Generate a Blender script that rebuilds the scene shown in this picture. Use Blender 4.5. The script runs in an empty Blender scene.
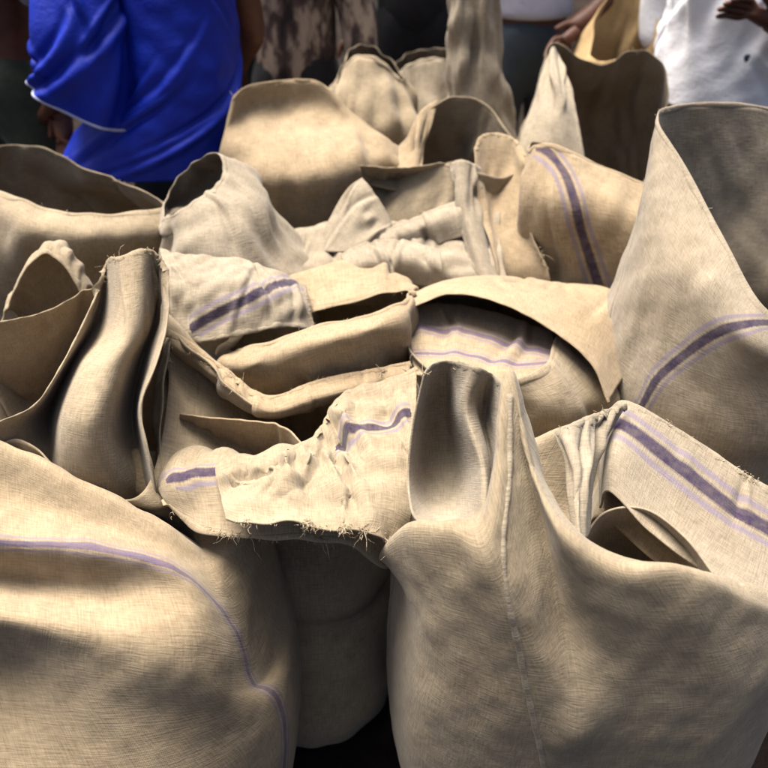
import bpy, math, random
import numpy as np
from mathutils import Vector

# ------------------------------------------------------------------ camera, sky, sun, exposure
scene = bpy.context.scene
col = scene.collection
rad = math.radians

cam_data = bpy.data.cameras.new('camera')
cam = bpy.data.objects.new('camera', cam_data)
col.objects.link(cam)
cam.location = (0, 0, 1.65)
cam.rotation_euler = (rad(90 - 35), 0, 0)
cam_data.sensor_width = 36
cam_data.lens = 823 / 768 * 36
cam_data.clip_start = 0.05
cam_data.clip_end = 400
cam_data.dof.use_dof = True
cam_data.dof.focus_distance = 1.32
cam_data.dof.aperture_fstop = 3.2
scene.camera = cam

SUN_ELEV, SUN_AZ = 72, -45           # azimuth clockwise from +Y: behind the heap, from the left
world = bpy.data.worlds.new('World')
scene.world = world
world.use_nodes = True
wn = world.node_tree.nodes
wl = world.node_tree.links
sky = wn.new('ShaderNodeTexSky')
sky.sky_type = 'NISHITA'
sky.sun_disc = False
sky.sun_elevation = rad(SUN_ELEV)
sky.sun_rotation = rad(SUN_AZ)
sky.dust_density = 8.0
wl.new(sky.outputs[0], wn['Background'].inputs[0])
wn['Background'].inputs[1].default_value = 0.075

sun_data = bpy.data.lights.new('sun', 'SUN')
sun_data.energy = 4.6
sun_data.angle = rad(38)
sun_data.color = (1.0, 0.95, 0.86)
sun = bpy.data.objects.new('sun', sun_data)
col.objects.link(sun)
sd_ = Vector((math.sin(rad(SUN_AZ)) * math.cos(rad(SUN_ELEV)), math.cos(rad(SUN_AZ)) * math.cos(rad(SUN_ELEV)), math.sin(rad(SUN_ELEV))))
sun.rotation_euler = sd_.to_track_quat('Z', 'Y').to_euler()
sun.location = sd_ * 8

scene.view_settings.view_transform = 'Standard'
scene.view_settings.look = 'None'
scene.view_settings.gamma = 1
scene.view_settings.exposure = 1.55
scene.render.filter_size = 1.8

# ------------------------------------------------------------------ helpers
rng = np.random.RandomState(7)
random.seed(7)

def tag(o, label=None, cat=None, group=None, kind=None):
    if label: o['label'] = label
    if cat: o['category'] = cat
    if group: o['group'] = group
    if kind: o['kind'] = kind
    return o

def empty(name, loc):
    o = bpy.data.objects.new(name, None)
    o.empty_display_size = 0.1
    o.location = loc
    col.objects.link(o)
    return o

def link_mesh(name, verts, faces, mat, parent=None, smooth=True, uvs=None, attrs=None):
    me = bpy.data.meshes.new(name)
    V = np.asarray(verts, dtype=float).reshape(-1, 3)
    if parent is not None:
        V = V - np.array(parent.location)
    if isinstance(faces, np.ndarray):
        faces = faces.tolist()
    me.from_pydata(V.tolist(), [], faces)
    if smooth:
        me.polygons.foreach_set('use_smooth', [True] * len(me.polygons))
    if uvs is not None:
        uvl = me.uv_layers.new(name='UVMap')
        idx = np.zeros(len(me.loops), dtype=np.int32)
        me.loops.foreach_get('vertex_index', idx)
        uvl.data.foreach_set('uv', np.asarray(uvs)[idx].astype(np.float32).ravel())
    for k, a in (attrs or {}).items():
        at = me.attributes.new(k, 'FLOAT', 'POINT')
        at.data.foreach_set('value', np.asarray(a, dtype=np.float32).ravel())
    me.materials.append(mat)
    me.update()
    o = bpy.data.objects.new(name, me)
    if parent is not None:
        o.parent = parent
    col.objects.link(o)
    return o

def cr_basis(t):
    t2, t3 = t * t, t * t * t
    return np.stack([-0.5 * t3 + t2 - 0.5 * t, 1.5 * t3 - 2.5 * t2 + 1, -1.5 * t3 + 2 * t2 + 0.5 * t, 0.5 * t3 - 0.5 * t2], -1)

def cr_axis(A, params, closed):
    """Catmull-Rom through the first axis of A at the given parameters."""
    n = A.shape[0]
    i = np.floor(params).astype(int)
    if not closed:
        i = np.clip(i, 0, n - 2)
    t = params - i
    B = cr_basis(t)
    if closed:
        idx = np.stack([(i - 1) % n, i % n, (i + 1) % n, (i + 2) % n], -1)
        G = A[idx]
    else:
        Ap = np.concatenate([2 * A[:1] - A[1:2], A, 2 * A[-1:] - A[-2:-1]], 0)
        idx = np.stack([i, i + 1, i + 2, i + 3], -1)
        G = Ap[idx]
    return np.einsum('pk,pk...->p...', B, G)

def even_params(A, n, closed):
    """parameters that give nearly even spacing along axis 0 (mean over axis 1)."""
    m = A.shape[0]
    top = m if closed else m - 1
    fine = np.linspace(0, top, 40 * top + 1)
    if closed:
        S = cr_axis(A, fine % m, True)
    else:
        S = cr_axis(A, fine, False)
    d = np.linalg.norm(np.diff(S, axis=0), axis=-1)
    while d.ndim > 1:
        d = d.mean(-1)
    cum = np.concatenate([[0], np.cumsum(d + 1e-5)])
    tgt = np.linspace(0, cum[-1], n + 1 if closed else n)
    if closed:
        tgt = tgt[:-1]
    return np.interp(tgt, cum, fine), cum[-1]

def loft(rings, nu, nv, closed):
    """rings: (m, n, 3). Returns (nv, nu, 3) grid and lengths."""
    A = np.asarray(rings, dtype=float)
    pv, Lv = even_params(A, nv, False)
    pu, Lu = even_params(A.transpose(1, 0, 2), nu, closed)
    G = cr_axis(A, pv, False)                       # nv, n, 3
    G = cr_axis(G.transpose(1, 0, 2), pu, closed)   # nu, nv, 3
    return G.transpose(1, 0, 2).copy(), Lu, Lv

def waves(X, r, n, lmin, lmax, stretch=(1, 1, 1)):
    out = np.zeros(X.shape[:-1])
    for _ in range(n):
        L = lmin * (lmax / lmin) ** r.rand()
        d = r.randn(3)
        d = d / np.linalg.norm(d) / np.array(stretch)
        out += np.sin(2 * math.pi * (X @ d) / L + r.rand() * 6.28)
    return out / math.sqrt(n / 2)

def grid_normals(X, closed):
    if closed:
        du = np.roll(X, -1, 1) - np.roll(X, 1, 1)
    else:
        du = np.gradient(X, axis=1)
    dv = np.gradient(X, axis=0)
    N = np.cross(du, dv)
    return N / (np.linalg.norm(N, axis=-1, keepdims=True) + 1e-9)

def relax(X, closed, grow, hold, iters, seed_disp, bend=0.35, pin_edge=0.5, floor=True):
    """small position-based cloth solve: the sheet is a little larger than its smooth shape, so it buckles into creases."""
    X0 = X.copy()
    N = grid_normals(X, closed)
    def pairs(A, du, dv):
        B = np.roll(A, -du, 1) if du else A
        if dv:
            return A[:-dv], B[dv:]
        return A, B
    specs = []
    nv, nu = X.shape[:2]
    for du, dv, st in ((1, 0, 1.0), (0, 1, 1.0), (1, 1, 0.35), (-1, 1, 0.35), (4, 0, bend), (0, 4, bend)):
        a, b = pairs(X0, du, dv)
        L = np.linalg.norm(b - a, axis=-1)
        w = np.ones(L.shape) * st
        if not closed and du:
            if du > 0: w[:, -du:] = 0
            else: w[:, :-du] = 0
        specs.append([du, dv, w, L * (1 + grow)])
    X = X0 + N * seed_disp[..., None]
    holdmap = np.full((nv, nu, 1), hold)
    if pin_edge:
        ramp = np.clip(1 - np.arange(nv) / 5.0, 0, 1)[:, None, None]
        holdmap = np.maximum(holdmap, ramp * pin_edge)
    for it in range(iters):
        D = np.zeros_like(X)
        W = np.full(X.shape[:2], 1e-6)
        for du, dv, w, L in specs:
            a, b = pairs(X, du, dv)
            e = b - a
            l = np.linalg.norm(e, axis=-1) + 1e-9
            c = (0.5 * w * (l - L) / l)[..., None] * e
            if dv:
                D[:-dv] += c; W[:-dv] += w
                D[dv:] -= np.roll(c, du, 1); W[dv:] += np.roll(w, du, 1)
            else:
                D += c; W += w
                D -= np.roll(c, du, 1); W += np.roll(w, du, 1)
        X = X + 1.7 * D / W[..., None]
        X = X + holdmap * (X0 - X)
    if floor:
        X[..., 2] = np.maximum(X[..., 2], 0.004)
    return X

def grid_faces(nv, nu, closed):
    j, i = np.meshgrid(np.arange(nv - 1), np.arange(nu if closed else nu - 1), indexing='ij')
    i2 = (i + 1) % nu
    return np.stack([j * nu + i, j * nu + i2, (j + 1) * nu + i2, (j + 1) * nu + i], -1).reshape(-1, 4)

def polyline(pts, n, closed=False):
    A = np.asarray(pts, dtype=float)[:, None, :]
    p, L = even_params(A, n, closed)
    return cr_axis(A, p, closed)[:, 0, :], L

def snap(pts, cloud):
    out = []
    for p in pts:
        out.append(cloud[np.argmin(((cloud - p) ** 2).sum(1))])
    return np.array(out)

def stripe_dist(V, uvs, lines, nu):
    """distance, measured along the cloth, to each woven stripe's centre line."""
    d = np.full(len(V), 1.0)
    for ln in lines:
        w = 1.0
        if isinstance(ln, tuple):
            w, ln = ln
        S3 = polyline(ln, 24)[0]
        idx = np.array([np.argmin(((V - p) ** 2).sum(1)) for p in S3])
        nvr = len(V) // nu
        G = V.reshape(nvr, nu, 3); UG = uvs.reshape(nvr, nu, 2)
        mu = np.linalg.norm(np.gradient(G, axis=1), axis=-1) / (np.gradient(UG[..., 0], axis=1) + 1e-9)
        mv = np.linalg.norm(np.gradient(G, axis=0), axis=-1) / (np.gradient(UG[..., 1], axis=0) + 1e-9)
        for _ in range(12):
            for m_ in (mu, mv):
                m_[1:-1] = (m_[:-2] + 2 * m_[1:-1] + m_[2:]) / 4
                m_[:, 1:-1] = (m_[:, :-2] + 2 * m_[:, 1:-1] + m_[:, 2:]) / 4
        sc = np.stack([mu.ravel(), mv.ravel()], -1)        # metres of cloth per unit of each thread coordinate
        U = uvs
        S = U[idx].copy()
        for _ in range(6):
            S[1:-1] = (S[:-2] + 2 * S[1:-1] + S[2:]) / 4
        e = np.full(len(V), 1.0); sg = np.ones(len(V))
        for k in range(len(S) - 1):
            ab0 = S[k + 1] - S[k]
            ab = ab0 * sc
            n2 = (ab ** 2).sum(1)
            if n2.max() < 1e-10: continue
            rel = (U - S[k]) * sc
            tc = np.clip((rel * ab).sum(1) / (n2 + 1e-12), 0, 1)
            ek = np.linalg.norm(rel - tc[:, None] * ab, axis=1)
            cr = np.sign(rel[:, 0] * ab[:, 1] - rel[:, 1] * ab[:, 0])
            sg = np.where(ek < e, cr, sg)
            e = np.minimum(e, ek)
        for p, q in ((S[0], S[3]), (S[-1], S[-4])):       # square ends
            tn = (p - q) / (np.linalg.norm(p - q) + 1e-9)
            e = np.where(((U - p) @ tn > 0) & (np.linalg.norm(U - p, axis=1) < 0.06), 1.0, e)
        d = np.where(e / w < np.abs(d), sg * e / w, d)
    return d

def tube_mesh(path, radii, k=6, closed=False, flat=None):
    """sweep a k-gon along a path; flat squeezes it along a direction field."""
    P_ = np.asarray(path)
    n = len(P_)
    T = (np.roll(P_, -1, 0) - np.roll(P_, 1, 0)) if closed else np.gradient(P_, axis=0)
    T /= np.linalg.norm(T, axis=1, keepdims=True) + 1e-9
    ref = np.array([0.31, 0.2, 0.93])
    A = np.cross(T, ref); A /= np.linalg.norm(A, axis=1, keepdims=True) + 1e-9
    B = np.cross(T, A)
    r = np.broadcast_to(np.asarray(radii, dtype=float), (n,))
    an = np.arange(k) * 2 * math.pi / k
    V = P_[:, None] + r[:, None, None] * (A[:, None] * np.cos(an)[None, :, None] + B[:, None] * np.sin(an)[None, :, None])
    F = []
    m = n if closed else n - 1
    for i in range(m):
        i2 = (i + 1) % n
        for q in range(k):
            q2 = (q + 1) % k
            F.append((i * k + q, i * k + q2, i2 * k + q2, i2 * k + q))
    if not closed:
        F.append(tuple(range(k))[::-1]); F.append(tuple((n - 1) * k + q for q in range(k)))
    return V.reshape(-1, 3), F

# ------------------------------------------------------------------ materials
def new_mat(name):
    m = bpy.data.materials.new(name)
    m.use_nodes = True
    nt = m.node_tree
    b = nt.nodes['Principled BSDF']
    return m, nt, b

def nmath(nt, op, a, b=None, c=None):
    n = nt.nodes.new('ShaderNodeMath'); n.operation = op
    for i, x in enumerate((a, b, c)):
        if x is None: continue
        if isinstance(x, (int, float)): n.inputs[i].default_value = x
        else: nt.links.new(x, n.inputs[i])
    return n.outputs[0]

def nnoise(nt, vec, scale, detail=2.0, rough=0.5, mul=None):
    if mul is not None:
        mp = nt.nodes.new('ShaderNodeMapping'); mp.inputs['Scale'].default_value = mul
        nt.links.new(vec, mp.inputs['Vector']); vec = mp.outputs[0]
    n = nt.nodes.new('ShaderNodeTexNoise')
    n.inputs['Scale'].default_value = scale
    n.inputs['Detail'].default_value = detail
    n.inputs['Roughness'].default_value = rough
    nt.links.new(vec, n.inputs['Vector'])
    return n.outputs[0]

def nramp(nt, fac, stops):
    r = nt.nodes.new('ShaderNodeValToRGB')
    while len(r.color_ramp.elements) < len(stops): r.color_ramp.elements.new(0.5)
    for e, (p, c) in zip(r.color_ramp.elements, stops):
        e.position = p; e.color = (*c, 1)
    nt.links.new(fac, r.inputs[0])
    return r.outputs[0]

def nmix(nt, fac, a, b, mode='MIX'):
    m = nt.nodes.new('ShaderNodeMix'); m.data_type = 'RGBA'; m.blend_type = mode
    for s, x in ((m.inputs[0], fac), (m.inputs[6], a), (m.inputs[7], b)):
        if isinstance(x, (int, float)): s.default_value = x
        elif isinstance(x, tuple): s.default_value = (*x, 1)
        else: nt.links.new(x, s)
    return m.outputs[2]

def burlap(name, dark, light, stripe_dark=(0.020, 0.011, 0.040), stripe_light=(0.15, 0.122, 0.168)):
    m, nt, b = new_mat(name)
    uv = nt.nodes.new('ShaderNodeUVMap').outputs[0]
    obj = nt.nodes.new('ShaderNodeTexCoord').outputs['Object']
    warp = nnoise(nt, uv, 1, 2, 0.6, (430, 40, 1))
    weft = nnoise(nt, uv, 1, 2, 0.6, (40, 430, 1))
    # the plain weave itself: crossing threads, about 2.6 mm apart, their spacing disturbed by the noise
    sx = nt.nodes.new('ShaderNodeSeparateXYZ'); nt.links.new(uv, sx.inputs[0])
    wob = nnoise(nt, uv, 22, 3, 0.5)
    fu = nmath(nt, 'SINE', nmath(nt, 'ADD', nmath(nt, 'MULTIPLY', sx.outputs[0], 2400), nmath(nt, 'MULTIPLY', wob, 14)))
    fv = nmath(nt, 'SINE', nmath(nt, 'ADD', nmath(nt, 'MULTIPLY', sx.outputs[1], 2400), nmath(nt, 'MULTIPLY', wob, 14)))
    weave = nmath(nt, 'MULTIPLY', fu, fv)
    thread = nmath(nt, 'MULTIPLY', nmath(nt, 'ADD', warp, weft), 0.5)
    fib = nmath(nt, 'ADD', thread, nmath(nt, 'MULTIPLY', weave, 0.05))
    blot = nnoise(nt, obj, 5.5, 4, 0.6)
    speck = nnoise(nt, obj, 60, 3, 0.7)
    fac = nmath(nt, 'ADD', nmath(nt, 'MULTIPLY', fib, 1.0), nmath(nt, 'ADD', nmath(nt, 'MULTIPLY', blot, 0.5), nmath(nt, 'MULTIPLY', speck, 0.25)))
    fac = nmath(nt, 'SUBTRACT', fac, 0.375)
    base = nramp(nt, fac, [(0.1, dark), (0.5, tuple(0.5 * (p + q) for p, q in zip(dark, light))), (0.9, light)])
    stain = nramp(nt, nnoise(nt, obj, 3.1, 3, 0.5), [(0.52, (0, 0, 0)), (0.72, (1, 1, 1))])
    base = nmix(nt, nmath(nt, 'MULTIPLY', stain, 0.16), base, (0.19, 0.115, 0.06))
    # woven purple stripe: distance to its centre line is stored on the cloth
    at = nt.nodes.new('ShaderNodeAttribute'); at.attribute_name = 'stripe'
    d = nmath(nt, 'ADD', nmath(nt, 'ABSOLUTE', at.outputs['Fac']), nmath(nt, 'MULTIPLY', nmath(nt, 'SUBTRACT', thread, 0.5), 0.006))
    core = nramp(nt, nmath(nt, 'MULTIPLY', d, 20), [(0.15, (1, 1, 1)), (0.24, (0, 0, 0))])
    side = nmath(nt, 'ABSOLUTE', nmath(nt, 'SUBTRACT', d, 0.0215))
    side = nramp(nt, nmath(nt, 'MULTIPLY', side, 20), [(0.05, (1, 1, 1)), (0.13, (0, 0, 0))])
    base = nmix(nt, nmath(nt, 'MULTIPLY', side, 0.7), base, stripe_light)
    wear = nmath(nt, 'MULTIPLY_ADD', speck, 0.6, 0.55)
    base = nmix(nt, nmath(nt, 'MULTIPLY', core, nmath(nt, 'MINIMUM', wear, 1.0)), base, stripe_dark)
    nt.links.new(base, b.inputs['Base Color'])
    b.inputs['Roughness'].default_value = 0.9
    b.inputs['Specular IOR Level'].default_value = 0.15
    b.inputs['Sheen Weight'].default_value = 0.12
    b.inputs['Sheen Roughness'].default_value = 0.5
    bp = nt.nodes.new('ShaderNodeBump')
    bp.inputs['Strength'].default_value = 0.7
    bp.inputs['Distance'].default_value = 0.0024
    crease = nnoise(nt, obj, 24, 3, 0.55)
    nt.links.new(nmath(nt, 'ADD', fib, nmath(nt, 'MULTIPLY', crease, 1.6)), bp.inputs['Height'])
    nt.links.new(bp.outputs[0], b.inputs['Normal'])
    tr = nt.nodes.new('ShaderNodeBsdfTranslucent')
    nt.links.new(nmix(nt, 1.0, base, (0.95, 0.60, 0.34), 'MULTIPLY'), tr.inputs[0])
    ms = nt.nodes.new('ShaderNodeMixShader'); ms.inputs[0].default_value = 0.11
    nt.links.new(b.outputs[0], ms.inputs[1]); nt.links.new(tr.outputs[0], ms.inputs[2])
    nt.links.new(ms.outputs[0], nt.nodes['Material Output'].inputs[0])
    return m

M = {}
M['jute_a'] = burlap('jute_tan', (0.100, 0.072, 0.043), (0.375, 0.303, 0.205))
M['jute_b'] = burlap('jute_warm', (0.105, 0.070, 0.039), (0.385, 0.298, 0.190))
M['jute_c'] = burlap('jute_grey', (0.096, 0.074, 0.049), (0.36, 0.303, 0.225))
M['jute_faint'] = burlap('jute_faint_stripe', (0.105, 0.072, 0.041), (0.385, 0.303, 0.197), (0.10, 0.075, 0.12), (0.17, 0.135, 0.165))
M['jute_yellow'] = burlap('jute_yellow', (0.24, 0.15, 0.06), (0.52, 0.37, 0.19))

def thread_mat():
    m, nt, b = new_mat('jute_thread')
    obj = nt.nodes.new('ShaderNodeTexCoord').outputs['Object']
    nt.links.new(nramp(nt, nnoise(nt, obj, 90, 3), [(0.3, (0.18, 0.13, 0.08)), (0.7, (0.42, 0.34, 0.23))]), b.inputs['Base Color'])
    b.inputs['Roughness'].default_value = 0.9
    bp = nt.nodes.new('ShaderNodeBump'); bp.inputs['Distance'].default_value = 0.003
    nt.links.new(nnoise(nt, obj, 260, 3), bp.inputs['Height']); nt.links.new(bp.outputs[0], b.inputs['Normal'])
    return m
M['thread'] = thread_mat()

def cloth_mat(name, a, c, scale=14, rough=0.85, sheen=0.1):
    m, nt, b = new_mat(name)
    obj = nt.nodes.new('ShaderNodeTexCoord').outputs['Object']
    nt.links.new(nramp(nt, nnoise(nt, obj, scale, 4, 0.6), [(0.35, a), (0.65, c)]), b.inputs['Base Color'])
    b.inputs['Roughness'].default_value = rough
    b.inputs['Sheen Weight'].default_value = sheen
    b.inputs['Specular IOR Level'].default_value = 0.2
    bp = nt.nodes.new('ShaderNodeBump'); bp.inputs['Distance'].default_value = 0.004; bp.inputs['Strength'].default_value = 0.5
    nt.links.new(nnoise(nt, obj, 70, 4, 0.6), bp.inputs['Height']); nt.links.new(bp.outputs[0], b.inputs['Normal'])
    return m
M['blue'] = cloth_mat('blue_cotton', (0.0008, 0.009, 0.19), (0.0018, 0.016, 0.27), 6, 0.6, 0.0)
M['trim'] = cloth_mat('pale_blue_trim', (0.25, 0.27, 0.40), (0.3, 0.32, 0.45))
M['white'] = cloth_mat('white_cotton', (0.58, 0.58, 0.61), (0.66, 0.66, 0.69), 9)
M['lavender'] = cloth_mat('pale_shirt_cotton', (0.34, 0.34, 0.42), (0.42, 0.42, 0.49), 9)
M['navy'] = cloth_mat('navy_cloth', (0.010, 0.018, 0.04), (0.02, 0.032, 0.065), 9)
M['teal'] = cloth_mat('grey_teal_cloth', (0.024, 0.033, 0.043), (0.036, 0.048, 0.060), 9)
M['black'] = cloth_mat('black_cloth', (0.006, 0.006, 0.008), (0.014, 0.013, 0.015), 9)
M['grey'] = cloth_mat('grey_cloth', (0.14, 0.14, 0.17), (0.22, 0.22, 0.26), 9)
M['dark_green'] = cloth_mat('dark_green_cloth', (0.012, 0.018, 0.012), (0.03, 0.035, 0.026), 9)
M['beige'] = cloth_mat('beige_cotton', (0.42, 0.32, 0.22), (0.58, 0.46, 0.33), 9)
M['skin'] = cloth_mat('brown_skin', (0.055, 0.022, 0.014), (0.08, 0.033, 0.021), 20, 0.5, 0)
M['hair'] = cloth_mat('black_hair', (0.006, 0.005, 0.005), (0.016, 0.012, 0.010), 60, 0.5, 0)

def print_mat():
    m, nt, b = new_mat('printed_cotton')
    obj = nt.nodes.new('ShaderNodeTexCoord').outputs['Object']
    mp = nt.nodes.new('ShaderNodeMapping'); mp.inputs['Scale'].default_value = (1, 1, 0.45)
    nt.links.new(obj, mp.inputs['Vector'])
    n = nnoise(nt, mp.outputs[0], 17, 3, 0.55)
    nt.links.new(nramp(nt, n, [(0.40, (0.010, 0.006, 0.005)), (0.50, (0.06, 0.036, 0.03)), (0.58, (0.26, 0.20, 0.15)), (0.75, (0.33, 0.26, 0.2))]), b.inputs['Base Color'])
    b.inputs['Roughness'].default_value = 0.85
    return m
M['print'] = print_mat()

def ground_mat():
    m, nt, b = new_mat('trodden_earth')
    obj = nt.nodes.new('ShaderNodeTexCoord').outputs['Object']
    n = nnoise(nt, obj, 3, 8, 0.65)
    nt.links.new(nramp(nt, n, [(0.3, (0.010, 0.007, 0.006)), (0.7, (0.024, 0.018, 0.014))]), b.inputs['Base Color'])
    b.inputs['Roughness'].default_value = 0.95
    b.inputs['Specular IOR Level'].default_value = 0.05
    bp = nt.nodes.new('ShaderNodeBump'); bp.inputs['Distance'].default_value = 0.02
    nt.links.new(nnoise(nt, obj, 25, 8, 0.7), bp.inputs['Height']); nt.links.new(bp.outputs[0], b.inputs['Normal'])
    return m

# ------------------------------------------------------------------ ground
g = np.linspace(-1, 1, 60)
gx, gy = np.meshgrid(np.sign(g) * np.abs(g) ** 3 * 150, np.sign(g) * np.abs(g) ** 3 * 150)
gz = -0.012 + 0.008 * np.sin(gx * 3.1 + 1) * np.cos(gy * 2.7)
GV = np.stack([gx, gy, gz], -1)
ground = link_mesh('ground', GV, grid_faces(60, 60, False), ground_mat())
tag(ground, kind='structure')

# ------------------------------------------------------------------ sacks
def off(ring, dx, dy, dz):
    return [(x + dx, y + dy, z + dz) for x, y, z in ring]

def ell(cx, cy, z, rx, ry, thetas, rot=0, p=2.6):
    out = []
    for t in thetas:
        a = rad(t)
        c, s = math.cos(a), math.sin(a)
        k = (abs(c) ** p + abs(s) ** p) ** (-1 / p)
        x, y = rx * k * c, ry * k * s
        r = rad(rot)
        out.append((cx + x * math.cos(r) - y * math.sin(r), cy + x * math.sin(r) + y * math.cos(r), z))
    return out

def sheet_object(name, X, closed, Lu, Lv, mat, parent, stripes=(), thick=0.003):
    nv, nu = X.shape[:2]
    if closed:                                    # duplicate the seam column so the UVs do not wrap
        Xc = np.concatenate([X, X[:, :1]], 1)
    else:
        Xc = X
    n2 = Xc.shape[1]
    V = Xc.reshape(-1, 3)
    uu, vv = np.meshgrid(np.linspace(0, Lu, n2), np.linspace(0, Lv, nv))
    uvs = np.stack([uu.ravel(), vv.ravel()], -1)
    sd = stripe_dist(V, uvs, stripes, n2) if len(stripes) else np.full(len(V), 1.0)
    o = link_mesh(name, V, grid_faces(nv, n2, False), mat, parent, True, uvs, {'stripe': sd})
    if thick:
        s = o.modifiers.new('thickness', 'SOLIDIFY'); s.thickness = thick; s.offset = 0
    return o

def hem_object(edge, nxt, closed, parent, r, width=0.0065, name='hem', mat=None):
    """a turned-over hem: a flat rounded band hugging the free edge of the cloth."""
    E_ = np.asarray(edge); Nx = np.asarray(nxt)
    n = len(E_)
    T = (np.roll(E_, -1, 0) - np.roll(E_, 1, 0)) if closed else np.gradient(E_, axis=0)
    T /= np.linalg.norm(T, axis=1, keepdims=True) + 1e-9
    D = Nx - E_
    D -= (D * T).sum(1, keepdims=True) * T
    D /= np.linalg.norm(D, axis=1, keepdims=True) + 1e-9
    B = np.cross(T, D)
    k = 10
    an = np.arange(k) * 2 * math.pi / k
    ph = r.rand(4) * 6.28
    ii = np.arange(n) * 6.283 / n
    jit = 1 + 0.22 * np.sin(3 * ii + ph[0]) + 0.2 * np.sin(7 * ii + ph[1]) + 0.12 * np.sin(17 * ii + ph[2])
    wd = (width * jit)[:, None]
    th = 0.0022 * (1 + 0.2 * np.sin(11 * ii + ph[3]))[:, None]
    rows = []
    for a in an:
        rows.append(E_ + D * (wd * (0.65 + math.cos(a))) + B * th * math.sin(a))
    V = np.stack(rows, 1)                         # n, k, 3
    V = np.concatenate([V, V[:, :1]], 1)
    if closed:
        V = np.concatenate([V, V[:1]], 0)
    L = np.linalg.norm(np.diff(E_, axis=0), axis=1).sum()
    uu, vv = np.meshgrid(np.linspace(0, 0.05, k + 1), np.linspace(0, L, V.shape[0]))
    uvs = np.stack([uu.ravel(), vv.ravel()], -1)
    return link_mesh(name, V.reshape(-1, 3), grid_faces(V.shape[0], k + 1, False), mat or M['jute_a'], parent, True, uvs, {'stripe': np.full(V.shape[0] * (k + 1), 1.0)})

def fray_object(edge, nxt, parent, r, count, length=0.013, name='frayed_threads'):
    """loose threads standing off a raw edge."""
    E_ = np.asarray(edge); Nx = np.asarray(nxt)
    V, F = [], []
    n_e = len(E_)
    dens = np.clip(waves(np.stack([np.arange(n_e) / n_e * 1.0, np.zeros(n_e), np.zeros(n_e)], -1), r, 8, 0.03, 0.3) + 0.4, 0.05, None) ** 2
    dens /= dens.sum()
    base = 0
    for _ in range(int(count * 1.3)):
        i = r.choice(n_e, p=dens)
        out = E_[i] - Nx[i]
        out = out / (np.linalg.norm(out) + 1e-9)
        L = length * (0.25 + 0.6 * r.rand() + (2.6 * r.rand() if r.rand() < 0.07 else 0))
        d = out * 0.8 + r.randn(3) * 0.75
        d /= np.linalg.norm(d)
        p = E_[i] + r.randn(3) * 0.003 - out * 0.004
        path = [p]
        for q in range(4):
            d = d + r.randn(3) * 0.45 + np.array([0, 0, -0.22]); d /= np.linalg.norm(d)
            p = p + d * L / 4
            path.append(p)
        tv, tf = tube_mesh(np.array(path), np.array([0.0005, 0.0005, 0.00045, 0.0004, 0.0002]), 3)
        V.append(tv); F += [tuple(x + base for x in f) for f in tf]; base += len(tv)
    o = link_mesh(name, np.concatenate(V), F, M['thread'], parent)
    tag(o, kind='stuff')
    return o

def folds(nv, nu, Lu, Lv, closed, r, n, amp, t0=(0.0, 0.25), ln=(0.12, 0.4), wid=(0.012, 0.03), lean=0.35):
    """hanging folds: ridges with a soft side and a steep side that start near the free edge and fade out down the cloth."""
    out = np.zeros((nv, nu))
    S = np.linspace(0, 1, nu, endpoint=not closed)[None, :]
    T = np.linspace(0, Lv, nv)[:, None]
    for _ in range(n):
        s0 = r.rand(); a0 = r.uniform(*t0) * Lv; L = r.uniform(*ln)
        w = r.uniform(*wid); A = amp * r.uniform(0.4, 1.2) * (1 if r.rand() < 0.65 else -0.8)
        sl = r.uniform(-lean, lean); cv = r.uniform(-1.2, 1.2)
        q = (T - a0) / L
        c = s0 + (sl * (T - a0) + cv * (T - a0) ** 2) / Lu
        ds = S - c
        if closed: ds = (ds + 0.5) % 1 - 0.5
        ds = ds * Lu
        ww = w * (0.8 + 0.9 * np.clip(q, 0, 1))
        k = ds / ww
        steep = np.where(k > 0, k * 1.7, k) * 1.0
        prof = np.exp(-steep ** 2) - 0.55 * np.exp(-((k - 1.25) / 0.6) ** 2)
        env = np.clip(1 - np.abs(2 * q - 0.7) / 1.3, 0, 1)
        env = env * env * (3 - 2 * env)
        out += A * prof * env
    return out

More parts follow.
